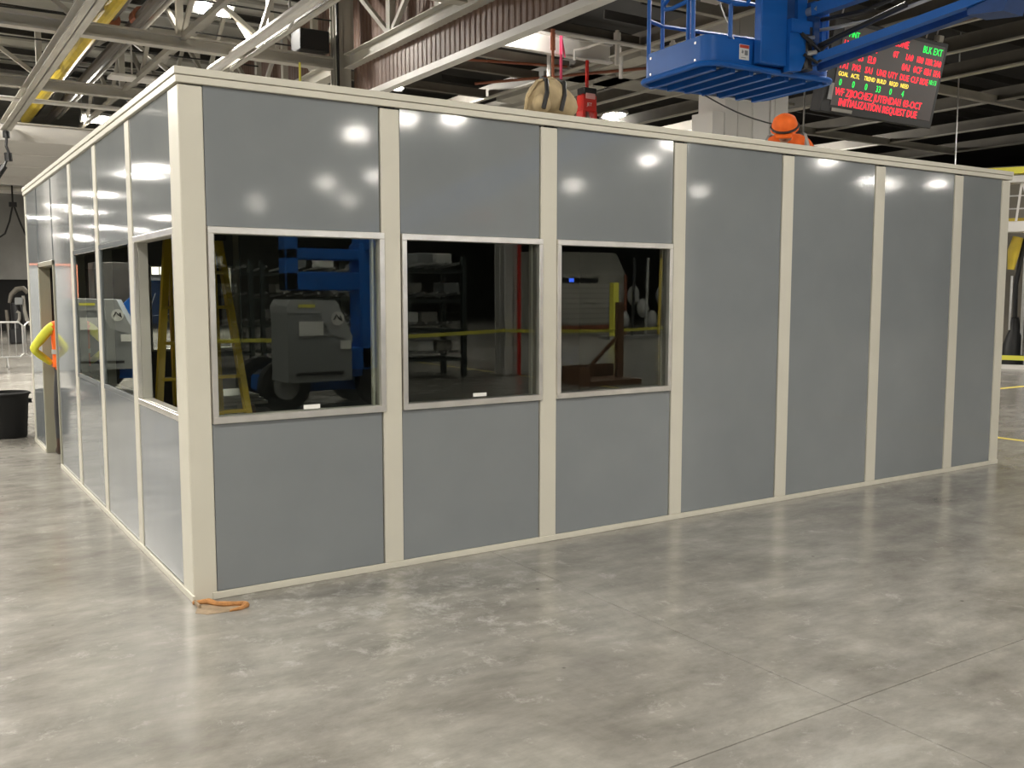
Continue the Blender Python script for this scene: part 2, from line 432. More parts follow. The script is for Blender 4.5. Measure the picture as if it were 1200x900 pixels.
# long beam along Y, lowest of the left bay
ceil('roof_beam', MB().ibeam((1.8, -28, 6.86), (1.8, 27.7, 6.86), 0.30, 0.26), 'beam')
ceil('roof_beam', MB().ibeam((-7.0, -28, 6.86), (-7.0, 60, 6.86), 0.30, 0.26), 'beam')
# light tie trusses along Y
def ytruss(x, y0, y1, zb=7.25, zt=8.7, mat='beam_grey'):
    t = ceil('tie_truss', MB().bar((x, y0, zb), (x, y1, zb), 0.12, 0.12), mat)
    MB().bar((x, y0, zt), (x, y1, zt), 0.12, 0.12).build('top_chord', mat, t)
    y = y0; k = 0
    while y < y1 - 1.9:
        MB().bar((x, y, zb if k % 2 else zt), (x, y + 2.0, zt if k % 2 else zb), 0.09, 0.09).build('web_diagonal', mat, t)
        y += 2.0; k += 1
ytruss(0.1, -10, 28); ytruss(4.15, -10, 30); ytruss(5.75, -10, 30)
# pipes
ceil('conduit_pipe', MB().tube([(-12, 23.5, 6.95), (7, 23.5, 6.95)], 0.065, 10), 'white')
ceil('gas_pipe', MB().tube([(2.72, -15, 7.62), (2.72, 31, 7.62)], 0.14, 12), 'yellow')
ceil('dark_pipe', MB().tube([(3.45, -15, 7.72), (3.45, 31, 7.72)], 0.13, 12), 'darkpipe')
ceil('dark_pipe', MB().tube([(3.02, -15, 7.85), (3.02, 31, 7.85)], 0.09, 10), 'darkpipe')
ceil('dark_pipe', MB().tube([(3.75, -15, 7.8), (3.75, 31, 7.8)], 0.06, 10), 'beam_grey')
for (px_, py_) in ((3.02, 17.4), (3.45, 16.6)):
    ceil('pipe_coupling', MB().tube([(px_, py_, 7.78), (px_, py_ + 0.45, 7.78)], 0.17, 12), 'rust')
ceil('white_pipe', MB().tube([(5.2, 9, 7.0), (5.2, 17.6, 7.0)], 0.11, 12), 'white')
ceil('white_pipe', MB().tube([(5.35, 9, 6.85), (5.35, 16.5, 6.85)], 0.05, 8), 'beam')
for k in range(7):
    yy = 10.2 + k * 2.6
    ceil('conduit_wire', MB().tube([(-9, yy, 8.0), (-3, yy + 0.1, 7.85), (2, yy, 7.9), (7.4, yy + 0.2, 8.0)], 0.02, 5), 'black')
ceil('cable_hook', MB().tube([(5.2, 12.3, 7.5), (5.2, 12.3, 7.1), (5.26, 12.25, 6.95), (5.22, 12.4, 6.8)], 0.025, 6), 'steel')
# brown clad girder along Y at x = 7.9
gd = ceil('girder', MB().ibeam((7.85, -25, 7.14), (7.85, 15.6, 7.14), 0.32, 0.32), 'beam')
MB().box(7.84, 8.06, -25, 15.6, 6.20, 6.25).box(7.84, 7.87, -25, 15.6, 6.25, 6.33).build('bottom_angle', 'white', gd)
def corr_panel(name, x, y0, y1, z0, z1, pitch, depth, mat, parent):
    b = MB(); n = int((y1 - y0) / pitch); poly = []
    vs = []; fs = []
    for i in range(n + 1):
        for (f, d) in ((0.0, 0), (0.35, 0), (0.5, depth), (0.85, depth)):
            yy = y0 + (i + f) * pitch
            vs += [(x + d, yy, z0), (x + d, yy, z1)]
    for i in range(len(vs) // 2 - 1): fs.append((2 * i, 2 * i + 2, 2 * i + 3, 2 * i + 1))
    b.add(vs, fs); return b.build(name, mat, parent)
corr_panel('siding_panel', 7.90, -12, 15.5, 6.30, 6.99, 0.19, 0.014, 'brown', gd)
corr_panel('siding_panel', 8.25, -12, 31.0, 7.3, 9.2, 0.19, 0.014, 'brown', gd)
y = -10.6; k = 0
while y < 30:
    MB().box(7.86, 8.0, y - 0.09, y + 0.09, 7.3, 9.1).build('girder_post', 'beam', gd)
    MB().bar((7.93, y, 7.32 if k % 2 else 9.0), (7.93, y + 2.2, 9.0 if k % 2 else 7.32), 0.10, 0.10, (1, 0, 0)).build('girder_diagonal', 'beam', gd)
    y += 2.2; k += 1
MB().ibeam((7.85, 16.1, 7.14), (7.85, 31, 7.14), 0.32, 0.32).build('girder_beam', 'beam', gd)
# right bay : purlins, long angles; its weak light is put into darker paints
y = -9.5
k = 0
while y < 40:
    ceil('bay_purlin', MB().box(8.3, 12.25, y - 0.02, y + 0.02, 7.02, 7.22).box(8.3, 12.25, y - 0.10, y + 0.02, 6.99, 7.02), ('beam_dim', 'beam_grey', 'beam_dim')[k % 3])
    if y > -2: ceil('bay_purlin', MB().box(12.3, 32.0, y - 0.02, y + 0.02, 7.9, 8.1), 'purlin_dark')
    y += 1.25 if 8 < y < 14 else 2.5
    k += 1
ceil('lit_beam', MB().box(8.3, 12.2, 11.40, 11.46, 6.86, 7.2).box(8.3, 12.2, 11.3, 11.46, 6.82, 6.86).box(8.3, 12.2, 11.3, 11.46, 7.2, 7.24), 'white')
for x, z, m, w in ((12.25, 6.95, 'beam', 0.14), (15.2, 6.95, 'beam', 0.14), (16.3, 6.98, 'beam', 0.12), (18.3, 6.98, 'beam', 0.12), (20.2, 6.9, 'beam', 0.2), (24.2, 6.98, 'beam', 0.12), (28.1, 6.98, 'beam', 0.14), (32.0, 6.98, 'beam_grey', 0.2)):
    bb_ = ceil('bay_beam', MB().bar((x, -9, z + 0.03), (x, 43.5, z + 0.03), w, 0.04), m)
    MB().bar((x + w / 2, -9, z + 0.22), (x + w / 2, 43.5, z + 0.22), 0.02, 0.34).build('beam_web', 'beam_dim', bb_)  # lit flange and shaded web put into two paints
for (y, x0, x1, m) in ((9.5, 16.3, 28, 'beam'), (15.6, 20.2, 32, 'beam'), (21, 12.3, 32, 'beam_grey'), (28, 12.3, 32, 'beam_grey'), (4.2, 16.3, 28, 'beam_grey')):
    ceil('cross_beam', MB().bar((x0, y, 6.93), (x1, y, 6.93), 0.12, 0.04).bar((x0, y + 0.05, 7.05), (x1, y + 0.05, 7.05), 0.02, 0.24), m)
for (y, x0, x1) in ((12.9, 12.25, 15.2), (12.9, 15.2, 20), (18.2, 12.25, 15.2)):
    ceil('cross_pan', MB().box(x0, x1, y, y + 1.0, 7.0, 7.06), 'beam_grey')
for (x, y0, y1) in ((12.75, 11, 17), (13.6, 9.5, 19)):
    ceil('duct', MB().box(x, x + 0.55, y0, y1, 7.0, 7.35), 'beam')
ceil('sprinkler_pipe', MB().tube([(9.9, 10.35, 6.95), (11.0, 10.3, 6.95), (14.2, 10.2, 6.95)], 0.045, 8), 'white')
ceil('sprinkler_pipe', MB().tube([(11.2, 10.3, 6.95), (11.2, 10.9, 6.95), (11.0, 11.1, 6.9), (11.0, 11.1, 6.7)], 0.03, 8), 'white')
for (x, y) in ((10.9, 11.9), (12.35, 11.2), (11.5, 10.3), (13.0, 10.25)):
    ceil('sprinkler_drop', MB().tube([(x, y, 7.2), (x, y, 6.5)], 0.045, 8).tube([(x, y, 7.0), (x, y, 7.15)], 0.075, 8), 'white')
ceil('red_conduit', MB().tube([(11.0, 15.2, 6.95), (13.1, 12.2, 6.95), (14.8, 9.8, 6.95)], 0.035, 6), 'rust')
ceil('red_conduit', MB().tube([(9.0, 13.4, 6.95), (11.9, 12.6, 6.97)], 0.03, 6), 'rust')
ceil('red_beam', MB().bar((17.8, 5.0, 7.5), (24, 8.2, 7.3), 0.12, 0.14), 'rust')
# ------------------------------------------------------------------ building columns
def column(x, y, w, d, label, mat='beam', z1=9.2):
    c = empty('building_column', (x, y, 0), label=label, cat='column')
    MB().ibeam((0, 0, 0.02), (0, 0, z1), w, d).box(-w / 2, w / 2, -d / 2, -d / 2 + 0.03, 0.02, z1).box(-w / 2, w / 2, d / 2 - 0.03, d / 2, 0.02, z1).build('shaft', mat, c)
    MB().box(-w / 2 - 0.08, w / 2 + 0.08, -d / 2 - 0.08, d / 2 + 0.08, 0, 0.03).build('base_plate', 'beam_grey', c)
    return c
c = column(7.72, 15.85, 0.36, 0.36, 'pale steel column rising at the end of the brown clad girder')
MB().tube([(-0.16, -0.22, 0.1), (-0.16, -0.22, 9)], 0.035, 8).build('cable', 'black', c)
# white boxed column behind the platform
wc = empty('boxed_column', (13.55, 8.3, 0), label='wide white boxed column with ribbed cladding behind the blue platform', cat='column')
poly = [(-0.92, 0.75), (-0.92, 0)]
x = -0.92
for i, (wd, dp) in enumerate(((0.34, 0.0), (0.05, 0.06), (0.40, 0.03), (0.46, 0.0), (0.06, 0.05), (0.10, 0.0), (0.05, 0.06), (0.38, 0.02))):
    poly += [(x, dp), (x + wd, dp)]; x += wd
poly += [(x, 0.75)]
MB().prism(poly, 0, 9.2, 'z').build('cladding', 'white', wc)
MB().box(-1.24, -0.93, 0.02, 0.6, 0, 5.35).build('side_box', 'white', wc)

# ------------------------------------------------------------------ canopy, far left
cp = empty('white_canopy', (0, 28, 0), label='white flat canopy with deep fascia beam behind the office', cat='canopy')
MB().bbox(-3.2, 11, 0, 0.25, 6.48, 7.0, 0.01).build('fascia_beam', 'white', cp)
MB().box(-3.2, 11, -0.06, 0.3, 7.0, 7.05).build('fascia_cap', 'beam', cp)
for i in range(9):
    y0 = 0.3 + i * 1.75
    MB().bbox(-3.2, 11, y0, y0 + 1.72, 6.55 + 0.02 * (i % 2), 6.62, 0.015).build('soffit_panel', 'white', cp)
MB().bbox(-3.2, 11, 11.0, 11.35, 6.25, 6.55, 0.01).build('rear_beam', 'white', cp); MB().bbox(-3.2, 11, 14.2, 14.5, 6.2, 6.5, 0.01).build('rear_beam', 'white', cp)
MB().tube([(-3.2, 13.2, 6.3), (11, 13.2, 6.3)], 0.09, 8).build('soffit_pipe', 'beam', cp)
for x in (-3.0, 10.8):
    MB().box(x - 0.12, x + 0.12, 0.0, 0.25, 0, 6.48).build('post', 'white', cp)
# hanging cables
tag(MB().tube([(1.80, 27.6, 6.7), (1.80, 27.6, 6.5)], 0.10, 10).tube([(1.80, 27.6, 6.5), (1.78, 27.6, 6.25), (1.84, 27.6, 6.05), (1.78, 27.6, 5.85), (1.68, 27.6, 5.6)], 0.045, 6).tube([(1.82, 27.6, 6.05), (1.83, 27.6, 5.8)], 0.11, 10).tube([(1.70, 27.6, 5.65), (1.45, 27.6, 5.25)], 0.10, 8).build('hanging_hoist', 'black'), 'black hoist and chain hanging from the edge of the white canopy', 'hoist')
tag(MB().tube([(3.2, 41.0, 6.5), (3.2, 41.0, 5.6), (3.05, 41, 4.9), (2.85, 41, 4.35), (2.4, 41, 4.0), (1.5, 41, 4.1)], 0.04, 6).tube([(3.2, 41.0, 5.7), (3.42, 41, 4.95), (3.65, 41, 4.3), (4.2, 41, 4.1), (4.8, 41, 4.5)], 0.04, 6).box(3.05, 3.35, 40.9, 41.1, 5.5, 5.7).build('drooping_cable', 'black'), 'black cable looping down from the pipe below the canopy', 'cable')

# back wall of the canopy : tarp over black banner
bw = MB(); vs = []; fs = []
n = 80
for i in range(n + 1):
    x = -3 + i * (16.0 / n); d = 0.05 * math.sin(i * 0.9) + 0.04 * math.sin(i * 2.3)
    vs += [(x, 45.8 + d, 2.45), (x, 45.8 + 0.5 * d, 6.6)]
for i in range(n): fs.append((2 * i, 2 * i + 2, 2 * i + 3, 2 * i + 1))
bw.add(vs, fs)
tag(bw.build('hanging_tarp', 'tarp', smooth=True), 'grey tarp hung above the black banner at the far left', 'tarp')
bn = empty('mural_banner', (0, 46.1, 0), label='black banner hung below the grey tarp behind the barrier', cat='banner')
MB().box(-3, 13, 0, 0.05, 0.0, 2.55).build('banner_sheet', 'bannerblack', bn)
ro = empty('spray_robot', (2.35, 32.5, 0), label='dark jointed robot with grey covers behind the steel barrier', cat='robot')
MB().bbox(-0.32, 0.22, -0.3, 0.3, 0, 0.55, 0.05).build('base', 'black', ro)
MB().tube([(-0.02, 0, 0.5), (0.0, 0, 0.9), (-0.06, 0, 1.45)], [0.22, 0.2, 0.17], 12).build('body', 'black', ro, smooth=True)
MB().tube([(-0.26, -0.1, 1.45), (-0.18, -0.1, 1.75), (0.0, -0.1, 1.93), (0.2, -0.1, 1.97), (0.34, -0.1, 1.8)], [0.05, 0.08, 0.10, 0.09, 0.07], 10).build('upper_arm', 'beam_dim', ro, smooth=True)
MB().bbox(-0.1, 0.16, -0.34, -0.2, 1.38, 1.64, 0.03).build('motor_cover', 'hood', ro)
MB().tube([(0.18, -0.2, 1.7), (0.2, -0.2, 1.2), (0.26, -0.2, 0.85), (0.36, -0.2, 0.65)], [0.05, 0.06, 0.07, 0.04], 10).build('pale_link', 'beam_grey', ro, smooth=True)
MB().tube([(-0.06, -0.32, 1.15), (0.02, -0.32, 1.1), (0.02, -0.32, 0.9), (-0.05, -0.32, 0.75)], 0.05, 8).build('hose', 'beam_grey', ro, smooth=True)
MB().tube([(-0.36, -0.1, 1.2), (-0.33, -0.1, 0.7), (-0.3, -0.1, 0.1)], [0.05, 0.06, 0.05], 8).build('side_hose', 'beam_dim', ro, smooth=True)
fig = MB()
for k in range(3): fig.bar((9.0 + k * 0.3, -0.02, 0.4), (9.5 + k * 0.3, -0.02, 1.8), 0.09, 0.02)
fig.bar((9.0, -0.02, 0.55), (11.2, -0.02, 0.75), 0.09, 0.02).bar((11.6, -0.02, 0.3), (11.9, -0.02, 1.6), 0.3, 0.02)
fig.build('stroke_print', 'bannerwhite', bn)
lw = empty('window_strip', (9.4, 45.45, 2.75), label='strip of small bright windows seen through the office', cat='window')
for k in range(4): MB().box(k * 0.42, k * 0.42 + 0.36, 0, 0.04, 0, 0.42).build('pane', 'litwin', lw)
MB().box(-0.06, 1.74, 0.03, 0.08, -0.06, 0.48).box(-0.06, -0.02, 0.03, 0.08, -2.75, -0.06).box(1.70, 1.74, 0.03, 0.08, -2.75, -0.06).build('frame', 'black', lw)

# steel crowd barrier
bar_ = empty('crowd_barrier', (-1.2, 19.9, 0), label='galvanised steel crowd barrier in front of the black banner', cat='barrier')
MB().tube([(0, 0, 0.35), (0, 0, 1.02), (0.08, 0, 1.1), (2.32, 0, 1.1), (2.4, 0, 1.02), (2.4, 0, 0.35), (2.32, 0, 0.27), (0.08, 0, 0.27)], 0.022, 8, True).build('frame', 'steel', bar_)
for k in range(1, 16): MB().tube([(k * 0.15, 0, 0.27), (k * 0.15, 0, 1.1)], 0.009, 6).build('bar', 'steel', bar_)
for x in (0.35, 2.05): MB().tube([(x, -0.3, 0.02), (x, -0.05, 0.2), (x, 0, 0.27), (x, 0.05, 0.2), (x, 0.3, 0.02)], 0.018, 6).build('foot', 'steel', bar_)
b2 = dup(bar_, (1.25, 19.95, 0), label='steel crowd barrier section hidden behind the office corner')
# dustbin
tb = empty('dustbin', (-0.24, 7.72, 0), label='black plastic dustbin at the rear corner of the office', cat='bin')
MB().lathe([(0.20, 0.0), (0.205, 0.03), (0.235, 0.50), (0.242, 0.52), (0.25, 0.53), (0.25, 0.56), (0.235, 0.565), (0.225, 0.55), (0.19, 0.05)], 28).build('bucket', 'bin', tb, smooth=True)
MB().tube([(0.25 * math.cos(a), 0.25 * math.sin(a), 0.545) for a in [2 * math.pi * k / 28 for k in range(28)]], 0.014, 6, True).build('rim', 'bin', tb, smooth=True)
for s in (-1, 1): MB().box(s * 0.245 - 0.02, s * 0.245 + 0.02, -0.05, 0.05, 0.42, 0.47).build('handle', 'bin', tb)

# ------------------------------------------------------------------ the modular office
OF = empty('modular_office', (0, 0, 0), label='grey panel modular office with cream posts and three front windows', cat='office')
def op(name, mb, mat, parent=None, **k): return mb.build(name, mat, parent or OF, **k)
H0, H1 = 0.042, 2.925
FP = [(0.0, 0.128), (1.207, 1.338), (2.419, 2.557), (3.655, 3.780), (4.861, 4.997), (6.081, 6.218), (7.30, 7.436), (8.118, 8.25)]
LP = [(0.0, 0.215), (1.295, 1.425), (2.545, 2.675), (3.80, 3.93), (5.04, 5.10), (6.16, 6.22), (7.14, 7.20)]
TH = 0.085
ZW0, ZW1 = 1.026, 2.152
def fbox(b, u0, u1, d0, d1, z0, z1, side, ch=0.003):
    """u along the wall, d depth (0 = panel face, + outwards)"""
    if side == 'F': b.bbox(u0, u1, -d1, -d0, z0, z1, ch)
    elif side == 'L': b.bbox(-d1, -d0, u0, u1, z0, z1, ch)
    elif side == 'B': b.bbox(u0, u1, 7.2 + d0, 7.2 + d1, z0, z1, ch)
    elif side == 'R': b.bbox(8.25 + d0, 8.25 + d1, u0, u1, z0, z1, ch)
    return b
def window(u0, u1, side, pane=True, flush=False, stick=None, fm='alu'):
    pr = 0.006 if flush else 0.022
    f = MB(); w = 0.040
    fbox(f, u0, u1, -0.02, pr, ZW0, ZW0 + w, side); fbox(f, u0, u1, -0.02, pr, ZW1 - w, ZW1, side)
    fbox(f, u0, u0 + 0.034, -0.02, pr, ZW0 + w, ZW1 - w, side); fbox(f, u1 - 0.034, u1, -0.02, pr, ZW0 + w, ZW1 - w, side)
    wf = op('window', f, fm)
    # liner through the wall thickness
    g = MB(); fbox(g, u0 + 0.01, u1 - 0.01, -TH, -0.021, ZW0 + 0.015, ZW0 + w, side); fbox(g, u0 + 0.01, u1 - 0.01, -TH, -0.021, ZW1 - w, ZW1 - 0.015, side)
    fbox(g, u0 + 0.008, u0 + 0.034, -TH, -0.021, ZW0 + w, ZW1 - w, side); fbox(g, u1 - 0.034, u1 - 0.008, -TH, -0.021, ZW0 + w, ZW1 - w, side)
    op('liner', g, 'alu_matt', wf)
    if pane:
        p = MB()
        d = -0.012 if not flush else -0.004
        a, c, z0, z1 = u0 + 0.034, u1 - 0.034, ZW0 + w, ZW1 - w
        if side == 'F': p.add([(a, -d, z0), (c, -d, z0), (c, -d, z1), (a, -d, z1)], [(0, 1, 2, 3)])
        elif side == 'L': p.add([(-d, a, z0), (-d, c, z0), (-d, c, z1), (-d, a, z1)], [(0, 3, 2, 1)])
        else: p.add([(a, 7.2 + d, z0), (c, 7.2 + d, z0), (c, 7.2 + d, z1), (a, 7.2 + d, z1)], [(3, 2, 1, 0)])
        op('pane', p, 'glass', wf)
        if side == 'F':
            # inner stop of the frame, seen through the glass on the right
            q = MB().bbox(c - 0.035, c - 0.02, 0.03, 0.06, z0, z1, 0.002)
            op('glazing_stop', q, 'alu_matt', wf)
    if stick:
        x, z, w2, h2, rot = stick
        mx = at(x, -0.0005, z) @ Matrix.Rotation(rot, 4, 'Y')
        op('sticker', MB().box(-w2 / 2, w2 / 2, 0.008, 0.0095, -h2 / 2, h2 / 2, mx), 'sticker', wf)
    return wf
def panels(posts, side, windows, door=None, top=H1):
    for i in range(len(posts) - 1):
        u0, u1 = posts[i][1], posts[i + 1][0]
        a, c = u0 + 0.004, u1 - 0.009
        if side == 'L': a, c = u0 + 0.009, u1 - 0.004
        if i == door: 
            fb = MB(); fbox(fb, a, c, -TH, 0, 2.11, top, side, 0.002); op('wall_panel', fb, 'panel'); continue
        if i in windows:
            fb = MB(); fbox(fb, a, c, -0.03, 0, ZW1 + 0.001, top, side, 0.002); op('wall_panel', fb, 'panel')
            fb = MB(); fbox(fb, a, c, -0.03, 0, H0, ZW0 - 0.001, side, 0.002); op('wall_panel', fb, 'panel')
            fb = MB(); fbox(fb, u0, u1, -TH, -0.031, ZW1 - 0.014, top, side); op('inner_panel', fb, 'inner')
            fb = MB(); fbox(fb, u0, u1, -TH, -0.031, 0.0, ZW0 + 0.014, side); op('inner_panel', fb, 'inner')
        else:
            fb = MB(); fbox(fb, a, c, -0.03, 0, H0, top, side, 0.002); op('wall_panel', fb, 'panel')
            fb = MB(); fbox(fb, u0, u1, -TH, -0.031, 0.0, top, side); op('inner_panel', fb, 'inner')
panels(FP, 'F', (0, 1, 2))
panels(LP, 'L', (0, 1, 2), door=4)
BP = [(0.0, 0.10)] + [(0.0543 + 1.219 * i - 0.065, 0.0543 + 1.219 * i + 0.065) for i in range(1, 7)] + [(8.15, 8.25)]
panels(BP, 'B', (1,))
RP = [(0.085, 0.2)] + [(0.0543 + 1.19 * i - 0.065, 0.0543 + 1.19 * i + 0.065) for i in range(1, 6)] + [(7.05, 7.11)]
panels(RP, 'R', ())
op('inner_lining', MB().box(8.12, 8.16, 0.1, 7.1, 0, 2.9).box(2.5, 8.12, 7.07, 7.11, 0, 2.9).box(0.1, 1.3, 7.07, 7.11, 0, 2.9), 'inner')
# battens (posts); dark slots at their heads
for i, (a, c) in enumerate(FP[1:-1]):
    op('batten', MB().bbox(a, c, -0.007, 0.07, H0, 2.914, 0.003), 'cream')
    op('slot', MB().box(a + 0.035, c - 0.03, -0.0075, 0.02, 2.9135, 2.9245), 'dark')
for (a, c) in LP[1:4]:
    op('batten', MB().bbox(-0.007, 0.07, a, c, H0, 2.918, 0.003), 'cream' if c - a > 0.1 else 'panel')
for (a, c) in BP[1:-1]: op('batten', MB().bbox(a, c, 7.14, 7.207, H0, 2.918, 0.003), 'cream')
for (a, c) in RP[1:-1]: op('batten', MB().bbox(8.18, 8.257, a, c, H0, 2.918, 0.003), 'cream')
# corner posts
op('corner_post', MB().bbox(-0.008, 0.128, -0.008, 0.215, 0.0, 2.918, 0.006), 'cream')
op('corner_post', MB().bbox(8.118, 8.258, -0.008, 0.10, 0.0, 2.914, 0.006), 'cream')
op('corner_post', MB().bbox(-0.008, 0.10, 7.14, 7.208, 0.0, 2.918, 0.006), 'cream')
op('corner_post', MB().bbox(8.15, 8.258, 7.11, 7.208, 0.0, 2.918, 0.006), 'cream')
# dark backing in the panel joints
op('joint_backing', MB().box(0.13, 8.11, 0.0205, 0.03, H0, ZW0 - 0.02).box(0.13, 8.11, 0.0205, 0.03, ZW1 + 0.02, 2.94).box(3.7, 8.11, 0.0205, 0.03, ZW0 - 0.02, ZW1 + 0.02)
   .box(0.0205, 0.03, 0.22, 5.0, H0, ZW0 - 0.02).box(0.0205, 0.03, 0.22, 7.15, ZW1 + 0.02, 2.94).box(0.0205, 0.03, 3.85, 5.04, ZW0 - 0.02, ZW1 + 0.02), 'dark')
# base channel and the two-tier cap
op('base_channel', MB().bbox(0.10, 8.262, -0.014, 0.0, 0.0, H0, 0.003), 'cream')
op('base_channel', MB().bbox(-0.016, 0.0, -0.02, 5.08, 0.0, H0, 0.003), 'cream')
op('channel_end', MB().bbox(-0.014, 0.0, -0.13, -0.021, 0.0, 0.022, 0.003), 'foamdust')
op('base_channel', MB().bbox(-0.016, 0.0, 6.23, 7.21, 0.0, H0, 0.003), 'cream')
def capbars(z0, z1, o):
    b = MB()
    b.bbox(-o, 8.25 + o, -o, 0.10, z0, z1, 0.003); b.bbox(-o, 8.25 + o, 7.10, 7.2 + o, z0, z1, 0.003)
    b.bbox(-o, 0.10, 0.10, 7.10, z0, z1, 0.003); b.bbox(8.15, 8.25 + o, 0.10, 7.10, z0, z1, 0.003); return b
op('cap_lower', capbars(2.926, 2.9665, 0.020), 'cream')
op('cap_upper', capbars(2.9685, 3.010, 0.027), 'cream')
op('roof_deck', MB().box(0.10, 8.15, 0.10, 7.10, 2.81, 2.89), 'roofdeck')
# windows
window(0.131, 1.222, 'F', stick=(0.735, 1.088, 0.105, 0.026, 0.0))
window(1.344, 2.432, 'F', stick=(1.93, 1.092, 0.105, 0.024, 0.0))
window(2.556, 3.642, 'F')
window(0.205, 1.30, 'L', pane=False, flush=True)
window(1.42, 2.55, 'L', flush=True, fm='panel')
window(2.67, 3.805, 'L', flush=True, fm='panel')
window(1.345, 2.425, 'B', flush=True)
# door frame on the left wall
df = op('door_frame', MB().bbox(-0.01, TH + 0.02, 5.04, 5.10, 0, 2.11, 0.003).bbox(-0.01, TH + 0.02, 6.16, 6.22, 0, 2.11, 0.003).bbox(-0.01, TH + 0.02, 5.04, 6.22, 2.06, 2.11, 0.003), 'jamb')
MB().bbox(TH + 0.02, TH + 0.9, 6.18, 6.22, 0.01, 2.05, 0.003).build('door_leaf', 'black', df)
# sealant foam and the rubbed smear at the corner
fm = MB()
pts = [(-0.02, -0.03, 0.008), (0.03, -0.055, 0.012), (0.06, -0.075, 0.015), (0.085, -0.125, 0.012), (0.12, -0.165, 0.014), (0.18, -0.19, 0.012), (0.22, -0.22, 0.014), (0.22, -0.25, 0.016), (0.185, -0.275, 0.01), (0.12, -0.275, 0.006)]
fm.tube(pts, [0.010, 0.015, 0.018, 0.014, 0.016, 0.014, 0.015, 0.020, 0.012, 0.006], 8)
tag(fm.build('sealant_foam', 'foam', smooth=True), 'orange sealant foam squeezed out on the floor at the office corner', 'foam')
sm = MB()
sm.prism([(0.03, -0.07), (0.10, -0.17), (0.2, -0.205), (0.205, -0.255), (0.12, -0.275), (0.0, -0.26), (-0.05, -0.2), (-0.02, -0.12)], 0.0004, 0.003, 'z')
tag(sm.build('sealant_smear', 'foamdust'), 'tan sealant residue smeared on the concrete beside the orange foam', 'smear')

# ------------------------------------------------------------------ inside the office
ld = empty('stepladder', (0, 0, 0), label='yellow stepladder standing inside the office behind the corner post', cat='ladder')
def rail(p0, p1): return MB().bar(p0, p1, 0.075, 0.048, (1, 0, 0))
rail((0.47, 2.36, 2.22), (0.20, 1.95, 0.0)).build('rail', 'ladder', ld); rail((0.87, 2.36, 2.22), (1.07, 1.95, 0.0)).build('rail', 'ladder', ld)
rail((0.52, 2.46, 2.22), (0.72, 3.25, 0.0)).build('rear_leg', 'ladder', ld); rail((0.84, 2.46, 2.22), (1.12, 3.25, 0.0)).build('rear_leg', 'ladder', ld)
for k in range(1, 8):
    t = k / 8; z = 2.22 * (1 - t); yy = 2.36 - 0.41 * t
    MB().box(0.47 - 0.27 * t, 0.87 + 0.20 * t, yy - 0.04, yy + 0.04, z - 0.012, z + 0.012).build('tread', 'ladder', ld)
for k in (2, 5):
    t = k / 7; z = 2.22 * (1 - t); yy = 2.46 + 0.79 * t
    MB().bar((0.52 + 0.2 * t, yy, z), (0.84 + 0.28 * t, yy, z), 0.025, 0.025).build('brace', 'alu_matt', ld)
MB().bbox(0.42, 0.92, 2.29, 2.53, 2.20, 2.27, 0.01).build('top_cap', 'black', ld)
st = empty('board_stack', (1.72, 5.3, 0), label='white boards stacked on trestle inside the office', cat='boards')
for k in range(3): MB().bbox(-0.05 + 0.02 * k, 0.52 - 0.05 * k, 0, 0.8, 0.50 + 0.04 * k, 0.535 + 0.04 * k, 0.003).build('board', 'white', st)
for x in (0.02, 0.42): MB().bar((x, 0.05, 0), (x + 0.03, 0.4, 0.5), 0.05, 0.05).bar((x, 0.75, 0), (x + 0.03, 0.4, 0.5), 0.05, 0.05).build('trestle', 'wood', st)

# ------------------------------------------------------------------ people
def human(name, joints, label, mats, body_mat, groups, cat='person', loc=(0, 0, 0), rotz=0):
    pts = [j[0] for j in joints]; rad = [j[1] for j in joints]; edges = [(i, j[2]) for i, j in enumerate(joints) if j[2] is not None]
    me = skin_mesh('body', pts, edges, rad)
    for m in mats: me.materials.append(M[m])
    for p in me.polygons: p.material_index = groups(p.center)
    r = empty(name, loc, rotz, label=label, cat=cat)
    o = bpy.data.objects.new('body', me); COL.objects.link(o); o.parent = r
    return r
def blob(b, c, rx, ry, rz, n=12, m=8):
    vs = []; fs = []
    for i in range(m + 1):
        th = math.pi * i / m
        for k in range(n):
            ph = 2 * math.pi * k / n
            vs.append((c[0] + rx * math.sin(th) * math.cos(ph), c[1] + ry * math.sin(th) * math.sin(ph), c[2] + rz * math.cos(th)))
    for i in range(m):
        for k in range(n): fs.append((i * n + k, i * n + (k + 1) % n, (i + 1) * n + (k + 1) % n, (i + 1) * n + k))
    b.add(vs, fs); return b
